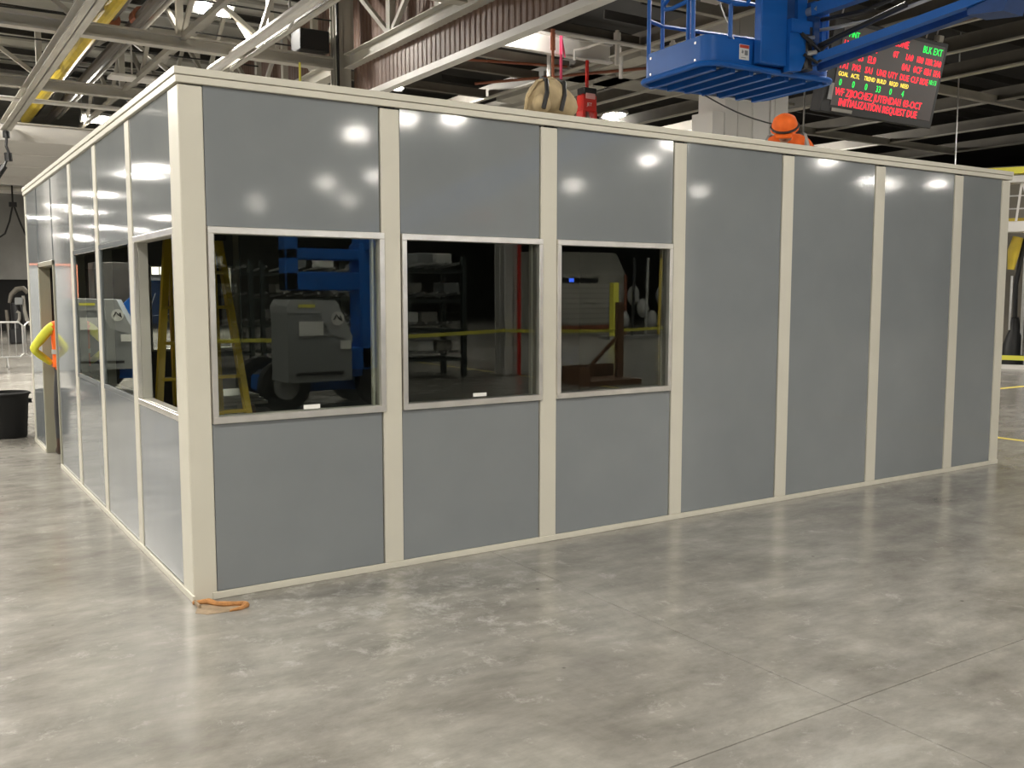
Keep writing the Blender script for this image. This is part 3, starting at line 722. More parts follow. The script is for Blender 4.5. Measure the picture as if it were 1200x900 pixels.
def finger_hand(parent, wrist, direction, side, mat, curl=0.5, scale=1.0):
    """palm with five separate bent fingers; direction = pointing of the fingers, side = towards the thumb"""
    d = Vector(direction).normalized(); t = Vector(side).normalized(); n = d.cross(t).normalized()
    w = Vector(wrist); pts = []; ed = []; rad = []
    def addp(p, r, prev):
        pts.append(tuple(p)); rad.append(r * scale); i = len(pts) - 1
        if prev is not None: ed.append((prev, i))
        return i
    a = addp(w, 0.026, None); p = addp(w + d * 0.05 * scale, 0.034, a); q = addp(w + d * 0.085 * scale, 0.034, p)
    for k, L in enumerate((0.075, 0.085, 0.08, 0.062)):
        o = (1.5 - k) * 0.021 * scale
        b0 = addp(w + d * 0.095 * scale + t * o, 0.0105, q)
        b1 = addp(w + d * (0.095 + L * 0.5) * scale + t * o * 1.05 + n * (0.012 * curl), 0.0095, b0)
        addp(w + d * (0.095 + L * 0.92) * scale + t * o * 1.05 + n * (0.045 * curl), 0.008, b1)
    c0 = addp(w + d * 0.045 * scale + t * 0.045 * scale, 0.012, p); c1 = addp(w + d * 0.085 * scale + t * 0.062 * scale + n * 0.01, 0.0105, c0)
    me = skin_mesh('hand', pts, ed, rad, 0, 1); me.materials.append(M[mat])
    o = bpy.data.objects.new('hand', me); COL.objects.link(o); o.parent = parent; return o
def head(parent, c, yaw, tilt, hair='hair', helmet=None):
    mx = at(*c) @ Matrix.Rotation(yaw, 4, 'Z') @ Matrix.Rotation(tilt, 4, 'X')
    b = MB(); blob(b, (0, 0, 0), 0.078, 0.096, 0.118, 16, 12)
    blob(b, (0, 0.02, -0.07), 0.052, 0.062, 0.05, 12, 8)
    blob(b, (0, 0.100, -0.012), 0.015, 0.022, 0.024, 8, 6)
    for s in (-1, 1): blob(b, (s * 0.079, -0.005, -0.01), 0.011, 0.022, 0.032, 8, 6)
    b.v = [tuple(mx @ Vector(v)) for v in b.v]; h = b.build('head', 'skin', parent, smooth=True)
    e = MB()
    for s in (-1, 1): blob(e, (s * 0.031, 0.085, 0.008), 0.012, 0.009, 0.007, 8, 6)
    e.v = [tuple(mx @ Vector(v)) for v in e.v]; e.build('eye', 'black', h)
    e = MB(); blob(e, (0, 0.083, -0.058), 0.024, 0.008, 0.006, 8, 6); e.v = [tuple(mx @ Vector(v)) for v in e.v]; e.build('mouth', 'rust', h)
    if hair:
        e = MB(); blob(e, (0, -0.018, 0.03), 0.087, 0.098, 0.105, 16, 10); e.v = [tuple(mx @ Vector(v)) for v in e.v]; e.build('hair', hair, h, smooth=True)
    if helmet:
        e = MB(); e.lathe([(0.135, 0.015), (0.125, 0.03), (0.122, 0.07), (0.105, 0.12), (0.06, 0.155), (0.01, 0.165)], 20, (0, 0, 0))
        e.box(-0.075, 0.075, 0.08, 0.185, 0.015, 0.028)
        e.v = [tuple(mx @ Vector(v)) for v in e.v]; hm = e.build('helmet', helmet, parent, smooth=True)
        e = MB(); e.tube([tuple(mx @ Vector((0.128 * math.cos(a), 0.128 * math.sin(a), 0.045))) for a in [2 * math.pi * k / 20 for k in range(20)]], 0.012, 6, True)
        e.build('helmet_band', 'black', hm)
    return h
# person in the doorway, hands on hips, facing along the wall (+Y): local x to the right, y forward
jd = [((0, 0, 0.96), (0.16, 0.11), None), ((0, 0, 1.12), (0.145, 0.10), 0), ((0, 0.0, 1.30), (0.17, 0.115), 1), ((0, 0, 1.44), (0.12, 0.085), 2), ((0, 0.01, 1.53), 0.058, 3), ((0, 0.03, 1.60), 0.055, 4),
      ((-0.19, 0, 1.42), 0.062, 3), ((-0.385, -0.07, 1.19), 0.048, 6), ((-0.185, 0.075, 1.02), 0.034, 7),
      ((0.19, 0, 1.42), 0.062, 3), ((0.385, -0.07, 1.19), 0.048, 9), ((0.185, 0.075, 1.02), 0.034, 10),
      ((-0.10, 0, 0.88), 0.095, 0), ((-0.13, 0.03, 0.50), 0.068, 12), ((-0.14, 0, 0.12), 0.048, 13), ((-0.15, 0.13, 0.045), 0.045, 14),
      ((0.10, 0, 0.88), 0.095, 0), ((0.13, 0.03, 0.50), 0.068, 16), ((0.14, 0, 0.12), 0.048, 17), ((0.15, 0.13, 0.045), 0.045, 18)]
def grp(c):
    if c.z < 0.22: return 3
    if c.z < 0.98 and abs(c.x) < 0.25 and not (abs(c.x) > 0.17 and c.y > 0.06): return 2
    if c.z > 1.52: return 4
    if abs(c.x) > 0.185: return 1
    return 0
P1 = human('person', jd, 'person in yellow sleeves and orange vest with elbow out of the office doorway', ['hiorange', 'hiyellow', 'trousers', 'boots', 'skin'], None, grp, loc=(0.222, 5.72, 0))
head(P1, (0, 0.05, 1.70), 0, R(-12))
vm = MB()   # vest shell
vm.lathe([(1.0, 0.0), (0.98, 0.14), (1.02, 0.3), (1.0, 0.42), (0.62, 0.50)], 20, (0, 0, 0), cap=False)
vm.v = [(v[0] * 0.19, v[1] * 0.135, 0.99 + v[2]) for v in vm.v]
v_ = vm.build('vest', 'hiorange', P1, smooth=True)
sb = MB(); sb.lathe([(1.03, 0.0), (1.03, 0.05)], 20, cap=False); sb.v = [(v[0] * 0.19, v[1] * 0.136, 1.13 + v[2]) for v in sb.v]; sb.build('reflective_band', 'reflective', v_)
finger_hand(P1, (-0.185, 0.075, 1.02), (0.5, 0.8, -0.25), (0, -0.3, 1), 'skin')
finger_hand(P1, (0.185, 0.075, 1.02), (-0.5, 0.8, -0.25), (0, -0.3, 1), 'skin')

# worker kneeling on the roof, bent forward (faces local +Y)
jw = [((0, -0.20, 0.28), (0.16, 0.13), None), ((0, -0.04, 0.34), (0.16, 0.12), 0), ((0, 0.12, 0.37), (0.18, 0.12), 1), ((0, 0.24, 0.38), (0.13, 0.10), 2), ((0, 0.31, 0.41), 0.06, 3), ((0, 0.35, 0.43), 0.055, 4),
      ((-0.19, 0.21, 0.36), 0.07, 3), ((-0.28, 0.30, 0.17), 0.05, 6), ((-0.20, 0.46, 0.05), 0.036, 7),
      ((0.19, 0.21, 0.36), 0.07, 3), ((0.28, 0.30, 0.17), 0.05, 9), ((0.20, 0.46, 0.05), 0.036, 10),
      ((-0.10, -0.20, 0.26), 0.10, 0), ((-0.13, 0.08, 0.09), 0.075, 12), ((-0.13, -0.30, 0.06), 0.055, 13), ((-0.13, -0.42, 0.06), 0.045, 14),
      ((0.10, -0.20, 0.26), 0.10, 0), ((0.13, 0.08, 0.09), 0.075, 16), ((0.13, -0.30, 0.06), 0.055, 17), ((0.13, -0.42, 0.06), 0.045, 18)]
def grw(c):
    if c.z < 0.1 and c.y < -0.2: return 3
    if c.z < 0.33 and c.y < 0.24 and abs(c.x) < 0.23: return 2
    if c.y > 0.33 and c.z > 0.38: return 4
    return 0
WK = human('person', jw, 'person in orange hi-vis and helmet bending down on the office roof', ['hiorange', 'hiorange', 'trousers', 'boots', 'skin'], None, grw, loc=(6.35, 1.25, 2.893), rotz=R(128))
head(WK, (0.01, 0.40, 0.47), 0, R(-38), hair=None, helmet='hiorange')
hb = MB()
for s in (-1, 1):
    hb.tube([(s * 0.12, -0.2, 0.40), (s * 0.11, -0.04, 0.46), (s * 0.11, 0.10, 0.495), (s * 0.10, 0.22, 0.485), (s * 0.09, 0.30, 0.40)], 0.018, 6)
hb.tube([(-0.15, 0.08, 0.45), (0, 0.06, 0.50), (0.15, 0.08, 0.45)], 0.018, 6)
hn = hb.build('harness', 'black', WK)
MB().bbox(-0.05, 0.05, 0.03, 0.12, 0.48, 0.54, 0.01).build('dorsal_pad', 'reflective', hn)
for s_ in (-1, 1):
    MB().tube([(s_ * 0.16, 0.12, 0.46), (s_ * 0.17, 0.2, 0.445), (s_ * 0.19, 0.27, 0.38), (s_ * 0.21, 0.30, 0.30)], 0.024, 6).build('reflective_band', 'reflective', WK)
finger_hand(WK, (-0.20, 0.46, 0.05), (0.1, 1, -0.2), (1, 0, 0), 'tan_glove'); finger_hand(WK, (0.20, 0.46, 0.05), (-0.1, 1, -0.2), (-1, 0, 0), 'tan_glove')
lny = MB(); A_ = Vector((6.36, 1.24, 3.45)); B_ = Vector((6.9, 3.0, 4.13))
lny.tube([A_.lerp(B_, t / 8) + Vector((0, 0, -0.05 * math.sin(math.pi * t / 8))) for t in range(9)], 0.008, 6)
tag(lny.build('lanyard', 'rope'), 'dark safety lanyard from the orange worker up to the blue platform', 'lanyard')

# ------------------------------------------------------------------ blue boom lift (platform over the roof, base behind the camera)
BL = empty('boom_lift', (4.25, -8.3, 0), label='blue boom lift whose platform hangs over the office roof', cat='boom lift')
OFS = Vector((-4.25, 8.3, 0))
def bl(name, mb, mat, parent=None, smooth=False):
    if parent is None: mb.v = [tuple(Vector(v) + OFS) for v in mb.v]; return mb.build(name, mat, BL, smooth)
    mb.v = [tuple(Vector(v) + OFS) for v in mb.v]; return mb.build(name, mat, parent, smooth)
PX = at(6.0, 2.06, 4.2) @ Matrix.Rotation(R(-4), 4, 'Z')         # platform frame: x 0..1.85, y 0..1.15
def pb(fn):
    b = MB(); fn(b); b.v = [tuple(PX @ Vector(v)) for v in b.v]; return b
PW, PD = 1.86, 1.16
def rr(x0, x1, y0, y1, r, n=5):
    out = []
    for (cx, cy, a0) in ((x1 - r, y1 - r, 0), (x0 + r, y1 - r, 90), (x0 + r, y0 + r, 180), (x1 - r, y0 + r, 270)):
        for k in range(n + 1):
            a = R(a0 + 90 * k / n); out.append((cx + r * math.cos(a), cy + r * math.sin(a)))
    return out
out = rr(0, PW, 0, PD, 0.14)
def kick(b):
    n = len(out); t = 0.02
    inn = rr(t, PW - t, t, PD - t, 0.12)
    vs = [(p[0], p[1], 0.03) for p in out] + [(p[0], p[1], 0.32) for p in out] + [(p[0], p[1], 0.32) for p in inn] + [(p[0], p[1], 0.03) for p in inn]
    fs = []
    for k in range(n):
        j = (k + 1) % n
        fs += [(k, j, n + j, n + k), (n + k, n + j, 2 * n + j, 2 * n + k), (2 * n + k, 2 * n + j, 3 * n + j, 3 * n + k), (3 * n + k, 3 * n + j, j, k)]
    b.add(vs, fs)
kp = bl('toe_board', pb(kick), 'blue', smooth=True)
bl('bolt', pb(lambda b: [b.box(-0.006, 0, yy - 0.012, yy + 0.012, z - 0.012, z + 0.012) for yy in (0.98, 0.2) for z in (0.08, 0.26)] and b.box(1.30, 1.32, -0.006, 0, 0.08, 0.10).box(0.80, 0.82, -0.006, 0, 0.24, 0.26)), 'steel', kp)
bl('rim', pb(lambda b: b.tube([(p[0], p[1], 0.015) for p in rr(-0.03, PW + 0.03, -0.03, PD + 0.03, 0.17)], 0.034, 8, True)), 'blue', smooth=True)
def deckplate(b):
    b.prism(rr(0.01, PW - 0.01, 0.01, PD - 0.01, 0.13), 0.02, 0.03, 'z')
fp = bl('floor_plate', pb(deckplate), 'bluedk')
for k in range(7):
    y0 = 0.14 + k * 0.145
    x_ = 0.12 + k * 0.265
    bl('floor_rib', pb(lambda b: b.box(x_ - 0.03, x_ + 0.03, 0.03, PD - 0.03, -0.045, 0.02)), 'blue', fp)
    if k < 6:
        hs = MB()  # pale studs painted in for light coming through the grating
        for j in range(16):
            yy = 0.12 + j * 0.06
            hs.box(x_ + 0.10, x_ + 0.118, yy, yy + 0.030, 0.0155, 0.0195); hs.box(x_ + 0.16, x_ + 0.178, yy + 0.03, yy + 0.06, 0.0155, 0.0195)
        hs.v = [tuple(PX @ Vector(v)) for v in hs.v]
        bl('grating_light_dots', hs, 'sticker', fp)['kind'] = 'stuff'
bl('step_plate', pb(lambda b: b.box(0.95, 1.12, PD - 0.03, PD + 0.02, -0.03, 0.0).box(1.3, 1.75, PD - 0.02, PD + 0.03, -0.02, 0.0)), 'steel', fp)
rails = lambda *pls: pb(lambda b: [b.tube(p, 0.024, 8) for p in pls])
Zt = 1.12
for pl in ([(0.03, 0.36, 0.03), (0.03, 0.36, Zt)], [(0.03, 0.28, 0.32), (0.03, 0.28, Zt)], [(0.30, -0.01, 0.3), (0.30, -0.01, Zt)], [(0.30, PD, 0.3), (0.30, PD, Zt)], [(PW, 0.1, 0.3), (PW, 0.1, Zt)], [(PW, PD - 0.1, 0.3), (PW, PD - 0.1, Zt)], [(0.02, 1.05, 0.3), (0.02, 1.05, Zt)]):
    bl('railing_post', rails(pl), 'blue', smooth=True)
for pl in ([(0.03, 0.34, 0.75), (0.0, 0.6, 0.72), (0.0, 0.72, 0.74), (0.0, 0.75, 0.80), (0.0, 0.4, 1.0), (0.03, 0.3, 1.05)],
           [(0.03, 0.30, 1.05), (0.05, 0.12, 0.78), (0.1, 0.02, 0.70), (0.35, -0.02, 0.66), (0.52, -0.02, 0.68), (0.56, -0.02, 0.76), (0.58, -0.02, 1.1)],
           [(0.03, 1.05, Zt), (0.3, PD, Zt), (PW, PD - 0.1, Zt), (PW, 0.1, Zt)], [(0.02, 1.05, 0.7), (0.3, PD, 0.7), (PW, PD - 0.1, 0.7), (PW, 0.1, 0.7)], [(0.03, 0.36, Zt), (0.02, 1.05, Zt)]):
    bl('railing', rails(pl), 'blue', smooth=True)
lb = bl('warning_label', pb(lambda b: b.box(0.44, 0.58, -0.004, 0.0, 0.10, 0.26)), 'sticker', kp)
bl('label_header', pb(lambda b: b.box(0.445, 0.575, -0.006, -0.004, 0.222, 0.255)), 'redsticker', kp)
bl('label_pictogram', pb(lambda b: b.prism([(0.47, 0.17), (0.495, 0.165), (0.50, 0.19), (0.48, 0.205)], -0.006, -0.004, 'y').box(0.465, 0.53, -0.006, -0.004, 0.118, 0.124).box(0.515, 0.56, -0.006, -0.004, 0.15, 0.20)), 'hood', kp)
bl('warning_label', pb(lambda b: b.box(1.66, 1.78, -0.004, 0.0, 0.12, 0.18)), 'sticker', kp)
bl('tether_line', pb(lambda b: b.tube([(0.10, 0.2, 1.1), (0.36, 0.0, 0.3)], 0.008, 5)), 'steel')
# work light cluster on the railing
wl = bl('work_light', pb(lambda b: b.box(0.56, 0.80, -0.05, 0.02, 0.84, 0.92)), 'lampbody')
bl('light_lens', pb(lambda b: [b.box(0.57 + 0.08 * k, 0.63 + 0.08 * k, -0.06, -0.051, 0.85, 0.91) for k in range(3)]), 'strip', wl)
# mast (platform support) and rotator
bl('mast', pb(lambda b: b.bbox(0.62, 1.00, -0.14, -0.03, 0.06, 1.6, 0.01)), 'blue')
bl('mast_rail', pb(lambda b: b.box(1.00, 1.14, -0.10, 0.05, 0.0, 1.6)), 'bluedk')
bl('mast_rail', pb(lambda b: b.box(1.17, 1.31, -0.12, -0.02, 0.55, 1.6)), 'blue')
bl('mast_bracket', pb(lambda b: b.box(1.0, 1.42, -0.20, -0.05, 0.42, 0.56).prism([(1.0, 0.0), (1.18, 0.02), (1.34, 0.36), (1.34, 0.55), (1.0, 0.42)], -0.18, -0.05, 'y')), 'blue')
bl('rotator', pb(lambda b: b.tube([(1.30, -0.12, 0.05), (1.30, -0.12, 0.5)], 0.085, 14)), 'black')
bl('hose', pb(lambda b: b.tube([(1.15, -0.16, 0.45), (1.25, -0.28, 0.30), (1.38, -0.25, 0.24), (1.5, -0.3, 0.35)], 0.022, 7).tube([(1.2, -0.2, 0.2), (1.3, -0.3, 0.1), (1.45, -0.3, 0.2)], 0.018, 7)), 'black')
bl('fitting', pb(lambda b: b.tube([(1.22, -0.22, 0.2), (1.32, -0.26, 0.22)], 0.028, 8).tube([(1.22, -0.22, 0.36), (1.30, -0.24, 0.38)], 0.024, 8)), 'steel')
# jib arms : platform -> jib end (7.75, -0.05, 4.66)
def w(p): return PX @ Vector(p)
J0 = w((1.36, -0.22, 0.16)); J1 = Vector((7.66, -0.05, 4.64))
dj = (J1 - J0)
bl('jib_arm', MB().bar(J0, J1, 0.10, 0.085), 'blue')
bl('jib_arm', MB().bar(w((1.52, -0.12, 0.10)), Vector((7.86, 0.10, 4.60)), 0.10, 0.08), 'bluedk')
bl('jib_arm', MB().bar(w((1.33, -0.2, 0.68)), Vector((7.62, -0.05, 5.06)), 0.12, 0.13), 'blue')
bl('jib_link', MB().bar(w((1.36, -0.16, 0.1)), w((1.36, -0.16, 0.78)), 0.12, 0.09), 'bluedk')
bl('jib_link', MB().bar(w((1.50, -0.16, 0.3)), w((1.50, -0.16, 0.72)), 0.07, 0.07), 'blue')
bl('jib_pin', MB().tube([w((1.33, -0.28, 0.68)), w((1.33, -0.12, 0.68))], 0.05, 12), 'steel')
bl('jib_cylinder', MB().tube([w((1.40, -0.2, 0.3)), (J0 + dj * 0.55) + Vector((0, 0, 0.22))], 0.032, 10), 'black')
bl('jib_hose', MB().tube([w((1.45, -0.2, 0.6)), J0 + dj * 0.3 + Vector((0, 0, 0.32)), J0 + dj * 0.65 + Vector((0, 0, 0.34)), J1 + Vector((0, 0, 0.2))], 0.024, 7), 'black')
bl('jib_hose', MB().tube([w((1.45, -0.1, 0.5)), J0 + dj * 0.35 + Vector((0.1, 0, 0.22)), J1 + Vector((0.15, 0, 0.25))], 0.02, 7), 'steel')
bl('jib_knuckle', MB().prism([(-0.22, 4.45), (0.15, 4.5), (0.2, 5.15), (-0.2, 5.3), (-0.35, 4.9)], 7.62, 7.95, 'x'), 'bluedk')
# main boom back to the turret, telescoping
K0 = Vector((7.98, -0.25, 5.0)); K1 = Vector((4.8, -8.35, 2.55)); dk = K1 - K0
bl('boom_section', MB().bar(K0, K0 + dk * 0.4, 0.20, 0.24), 'blue'); bl('boom_section', MB().bar(K0 + dk * 0.36, K0 + dk * 0.72, 0.26, 0.30), 'blue'); bl('boom_section', MB().bar(K0 + dk * 0.68, K1, 0.32, 0.38), 'blue')
bl('boom_hose', MB().tube([K0 + Vector((0.16, 0, -0.1)), K0 + dk * 0.04 + Vector((0.2, 0, -0.26)), K0 + dk * 0.1 + Vector((0.18, 0, -0.2)), K0 + dk * 0.2 + Vector((0.16, 0, -0.05))], 0.035, 8), 'black')
# turret, hood and chassis
def lift_base(parent, add, flip=1, arms=True):
    add('chassis', MB().bbox(-1.0, 1.0, -0.80, 0.0, 0.28, 0.52, 0.03), 'blue')
    for x in (-0.78, 0.78):
        for yv in (-0.95, 0.10):
            wm = MB(); wm.lathe([(0.30, -0.13), (0.38, -0.10), (0.40, -0.04), (0.40, 0.04), (0.38, 0.10), (0.30, 0.13)], 22)
            wm.v = [(x + v[0], yv + v[2], 0.40 + v[1]) for v in wm.v]
            tw = add('wheel', wm, 'rubber')
            hm = MB(); hm.lathe([(0.20, -0.135), (0.20, 0.135)], 16); hm.v = [(x + v[0], yv + v[2], 0.40 + v[1]) for v in hm.v]
            add('hub', hm, 'hoodlt', tw)
    add('turntable', MB().lathe([(0.5, 0.52), (0.5, 0.62)], 24), 'bluedk')
    add('turret_frame', MB().bbox(-0.5, 0.62, -0.16, 0.24, 0.60, 0.95, 0.02), 'blue')
    if arms: add('folded_arm', MB().bbox(0.42, 0.78, -0.2, 0.24, 0.6, 2.55, 0.03).bbox(-0.75, 0.6, -0.1, 0.2, 1.82, 2.10, 0.02).bbox(-0.75, 0.6, -0.1, 0.2, 2.28, 2.45, 0.02).bbox(-0.75, -0.55, -0.1, 0.2, 1.82, 2.75, 0.02), 'blue')
    hd = add('hood', MB().prism([(-1.02, 0.52), (-0.06, 0.52), (-0.06, 1.15), (-0.30, 1.66), (-0.96, 1.68), (-1.02, 1.58)], 0.30 * flip, 0.98 * flip, 'y'), 'hood')
    add('hood_lid', MB().prism([(-1.03, 1.50), (-0.55, 1.50), (-0.40, 1.20), (-0.05, 1.08), (-0.05, 1.16), (-0.29, 1.675), (-0.97, 1.695), (-1.03, 1.6)], 0.29 * flip, 0.99 * flip, 'y'), 'hoodlt', hd)
    ye = 1.0 * flip
    lm = MB(); lm.lathe([(0.10, 0.0), (0.10, 0.006)], 18); lm.v = [(-0.28 + v[0], ye + flip * v[2], 1.42 + v[1]) for v in lm.v]
    add('round_logo_plate', lm, 'sticker', hd)
    lm = MB().tube([(-0.34, ye + 0.01 * flip, 1.40), (-0.30, ye + 0.01 * flip, 1.47), (-0.26, ye + 0.01 * flip, 1.42), (-0.22, ye + 0.01 * flip, 1.38), (-0.24, ye + 0.01 * flip, 1.46)], 0.012, 6)
    add('logo_mark', lm, 'black', hd)
    add('label', MB().box(-0.86, -0.50, ye - 0.004, ye + 0.004, 1.18, 1.38), 'sticker', hd)
    add('label', MB().box(-0.24, -0.08, ye - 0.004, ye + 0.004, 0.98, 1.10), 'sticker', hd)
    add('vent', MB().box(-0.9, -0.2, ye - 0.004, ye + 0.004, 0.62, 0.66), 'black', hd)
    add('yellow_label', MB().box(-0.86, -0.62, ye - 0.004, ye + 0.004, 1.58, 1.62), 'tape', hd)
def add_base(root):
    def f(name, mb, mat, parent=None, smooth=False): return mb.build(name, mat, parent or root, smooth)
    return f
lift_base(BL, add_base(BL))
# second lift left of the frame, seen only reflected in the office side
L2 = empty('boom_lift', (-2.3, 12.2, 0), R(197), label='second blue boom lift with grey hood mirrored in the side windows', cat='boom lift')
lift_base(L2, add_base(L2), arms=False)
MB().bar((-0.25, 0.0, 1.4), (2.9, -0.4, 4.6), 0.26, 0.34).build('boom_section', 'blue', L2)

# ------------------------------------------------------------------ LED board behind the office
LB = empty('led_board', (12.91, 6.0, 5.134), label='black hanging LED board with red, green and yellow text lines', cat='sign')
LB.rotation_euler = (R(11.5), 0, R(0.5)); LB.scale = (0.8515,) * 3
BW, BH = 3.60, 1.72
MB().bbox(-0.30, BW + 0.04, 0.0, 0.28, -0.14, BH + 0.02, 0.02).build('cabinet', 'black', LB)
MB().bbox(-0.02, BW - 0.08, -0.012, 0.0, 0.02, BH - 0.08, 0.003).build('display_face', 'ledface', LB)
MB().box(0.05, 0.72, -0.016, -0.011, -0.10, -0.03).build('maker_plate', 'beam_grey', LB)
MB().tube([(-0.1, -0.02, 0.12), (-0.1, -0.02, 0.45)], 0.05, 8).build('side_speaker', 'lampbody', LB)
def row(items, z, size, mat):
    for x, s in items: text_obj('led_text', s, size, mat, at(x, -0.014, z) @ FRONT, LB, 0.002, xs=0.92)
row([(0.16, 'MNT')], 1.40, 0.17, 'ledgreen'); row([(0.62, 'RUN')], 1.33, 0.15, 'ledgreen')
row([(1.55, '>ZONE')], 1.43, 0.21, 'ledred'); row([(2.72, 'BLK EXT')], 1.43, 0.21, 'ledgreen')
row([(0.05, 'LN1'), (0.45, 'DS3'), (0.90, 'EX3'), (1.72, '0T'), (2.15, '1A0'), (2.55, '1B0'), (2.88, '1BR'), (3.21, '2A0')], 1.20, 0.185, 'ledred')
row([(0.05, 'PH1'), (0.45, 'DS3'), (0.90, 'EL0'), (2.10, '0A1'), (2.52, '0CF'), (2.92, '0B1'), (3.25, '1FA')], 0.98, 0.20, 'ledred')
row([(0.05, 'PA1'), (0.45, 'PA2'), (0.88, 'SA1'), (1.28, 'UN2'), (1.68, 'UTY'), (2.10, 'DUE'), (2.50, 'CLF'), (2.84, 'BDE')], 0.77, 0.185, 'ledred'); row([(3.17, '10:13')], 0.80, 0.145, 'ledgreen')
row([(0.05, 'GOAL'), (0.46, 'ACTL'), (0.90, 'TREND'), (1.34, 'BUILD'), (1.78, 'REQD'), (2.18, 'NEED')], 0.62, 0.128, 'ledyellow')
row([(0.12, '0'), (0.55, '0'), (0.98, '0'), (1.36, '33'), (1.84, '0'), (2.28, '4')], 0.43, 0.19, 'ledgreen')
row([(0.05, 'WF ZJIOCHEZ JUTENDAI1 03-OCT')], 0.23, 0.215, 'ledred')
row([(0.22, 'INITIALIZATION REQUEST DUE')], 0.03, 0.215, 'ledred')
for x in (-0.05, 2.9, 3.25): MB().tube([(x, 0.1, BH), (x, 0.0, BH + 1.2)], 0.018, 6).build('hanger', 'steel', LB)
MB().bbox(3.18, 3.34, -0.05, 0.1, BH + 0.0, BH + 0.14, 0.01).build('hanger_clamp', 'beam', LB)
for (x, y, z1) in ((15.3, 8.6, 9.2), (22.2, 9.4, 9.2)):
    tag(MB().tube([(x, y, 2.0 if x < 18 else 0.0), (x, y, z1)], 0.02, 6).build('drop_cable', 'steel'), 'thin steel cable hanging behind the LED board' if x < 18 else 'thin steel cable hanging at the right end of the office', 'cable')

# ------------------------------------------------------------------ things on and over the roof edge
bg = empty('canvas_bag', (2.585, 0.16, 3.013), label='tan canvas tool bag with black straps on the office roof edge', cat='bag')
b = MB(); blob(b, (0.02, 0, 0.12), 0.21, 0.14, 0.135, 18, 10)
b.v = [(v[0] * (1 + 0.10 * math.sin(9 * v[0])), v[1], max(0.0, v[2] + 0.02 * math.sin(14 * v[0] + 2)) - 0.25 * max(0, v[0]) * v[2]) for v in b.v]
b.build('sack', 'canvas', bg, smooth=True)
b = MB(); blob(b, (-0.11, -0.09, 0.07), 0.07, 0.06, 0.07); b.v = [(v[0], v[1], max(0.0, v[2])) for v in b.v]; b.build('side_pouch', 'canvas', bg, smooth=True)
for x in (-0.075, 0.075): MB().tube([(x - 0.06, -0.15, 0.03), (x - 0.03, -0.15, 0.14), (x, -0.10, 0.235), (x + 0.03, 0.0, 0.27), (x + 0.03, 0.12, 0.2)], 0.016, 6).build('strap', 'black', bg)
MB().tube([(-0.2, -0.02, 0.0), (-0.19, -0.03, 0.12), (-0.12, -0.05, 0.23), (0.0, -0.05, 0.265), (0.1, -0.04, 0.23)], 0.014, 6).build('rope_handle', 'canvas', bg)
# red hoist on red sling
hz = empty('chain_hoist', (11.55, 11.38, 0.88), label='red chain hoist block hanging on a red sling over the roof', cat='hoist')
MB().bbox(-0.20, 0.20, -0.12, 0.12, 4.84, 5.20, 0.03).build('housing', 'red', hz)
MB().bbox(-0.20, -0.12, -0.12, 0.12, 4.62, 4.85, 0.01).bbox(0.12, 0.20, -0.12, 0.12, 4.62, 4.85, 0.01).build('side_plate', 'red', hz)
MB().bbox(-0.13, 0.13, -0.14, -0.12, 5.10, 5.22, 0.01).build('pale_cover', 'redlt', hz)
MB().bbox(-0.18, 0.18, -0.13, 0.13, 5.2, 5.34, 0.02).build('top_bracket', 'black', hz)
text_obj('lettering', 'JET', 0.10, 'sticker', at(-0.09, -0.125, 4.95) @ FRONT, hz)
MB().lathe([(0.05, 4.60), (0.09, 4.68), (0.06, 4.78), (0.03, 4.86)], 12).build('hook_block', 'steel', hz, smooth=True)
MB().box(-0.03, 0.03, -0.02, 0.02, 5.34, 5.94).build('sling', 'red', hz)
pk = empty('pink_strap', (10.72, 11.2, 1.0), label='bright pink ribbon strap hanging behind the canvas bag', cat='strap')
MB().box(-0.03, 0.03, -0.005, 0.005, 4.6, 6.2).build('band', 'pink', pk)
MB().bar((0.0, 0.0, 6.28), (0.01, 0.01, 5.8), 0.09, 0.02).bar((0.0, 0, 6.2), (0.10, 0, 5.75), 0.05, 0.01).build('knot', 'pink', pk)
tag(MB().tube([(9.9, 10.35, 7.0), (9.9, 10.35, 6.6)], 0.05, 8).tube([(9.9, 10.35, 6.65), (9.905, 10.35, 6.0)], 0.028, 8).build('hanging_rope', 'orangerope'), 'faded orange rope hanging left of the pink strap', 'rope')
tag(MB().bbox(-0.35, 0.35, -0.3, 0.3, 7.3, 7.78, 0.02).box(-0.3, 0.3, -0.31, -0.29, 7.36, 7.7).build('heater_box', 'black', loc=(7.0, 15.9, -0.02)), 'black unit heater box sitting on the truss beside the column', 'heater')
tag(MB().bar((6.66, 15.7, 6.4), (6.66, 15.7, 7.0), 0.06, 0.03).build('yellow_strap', 'tape'), 'short yellow strap hanging under the truss', 'strap')

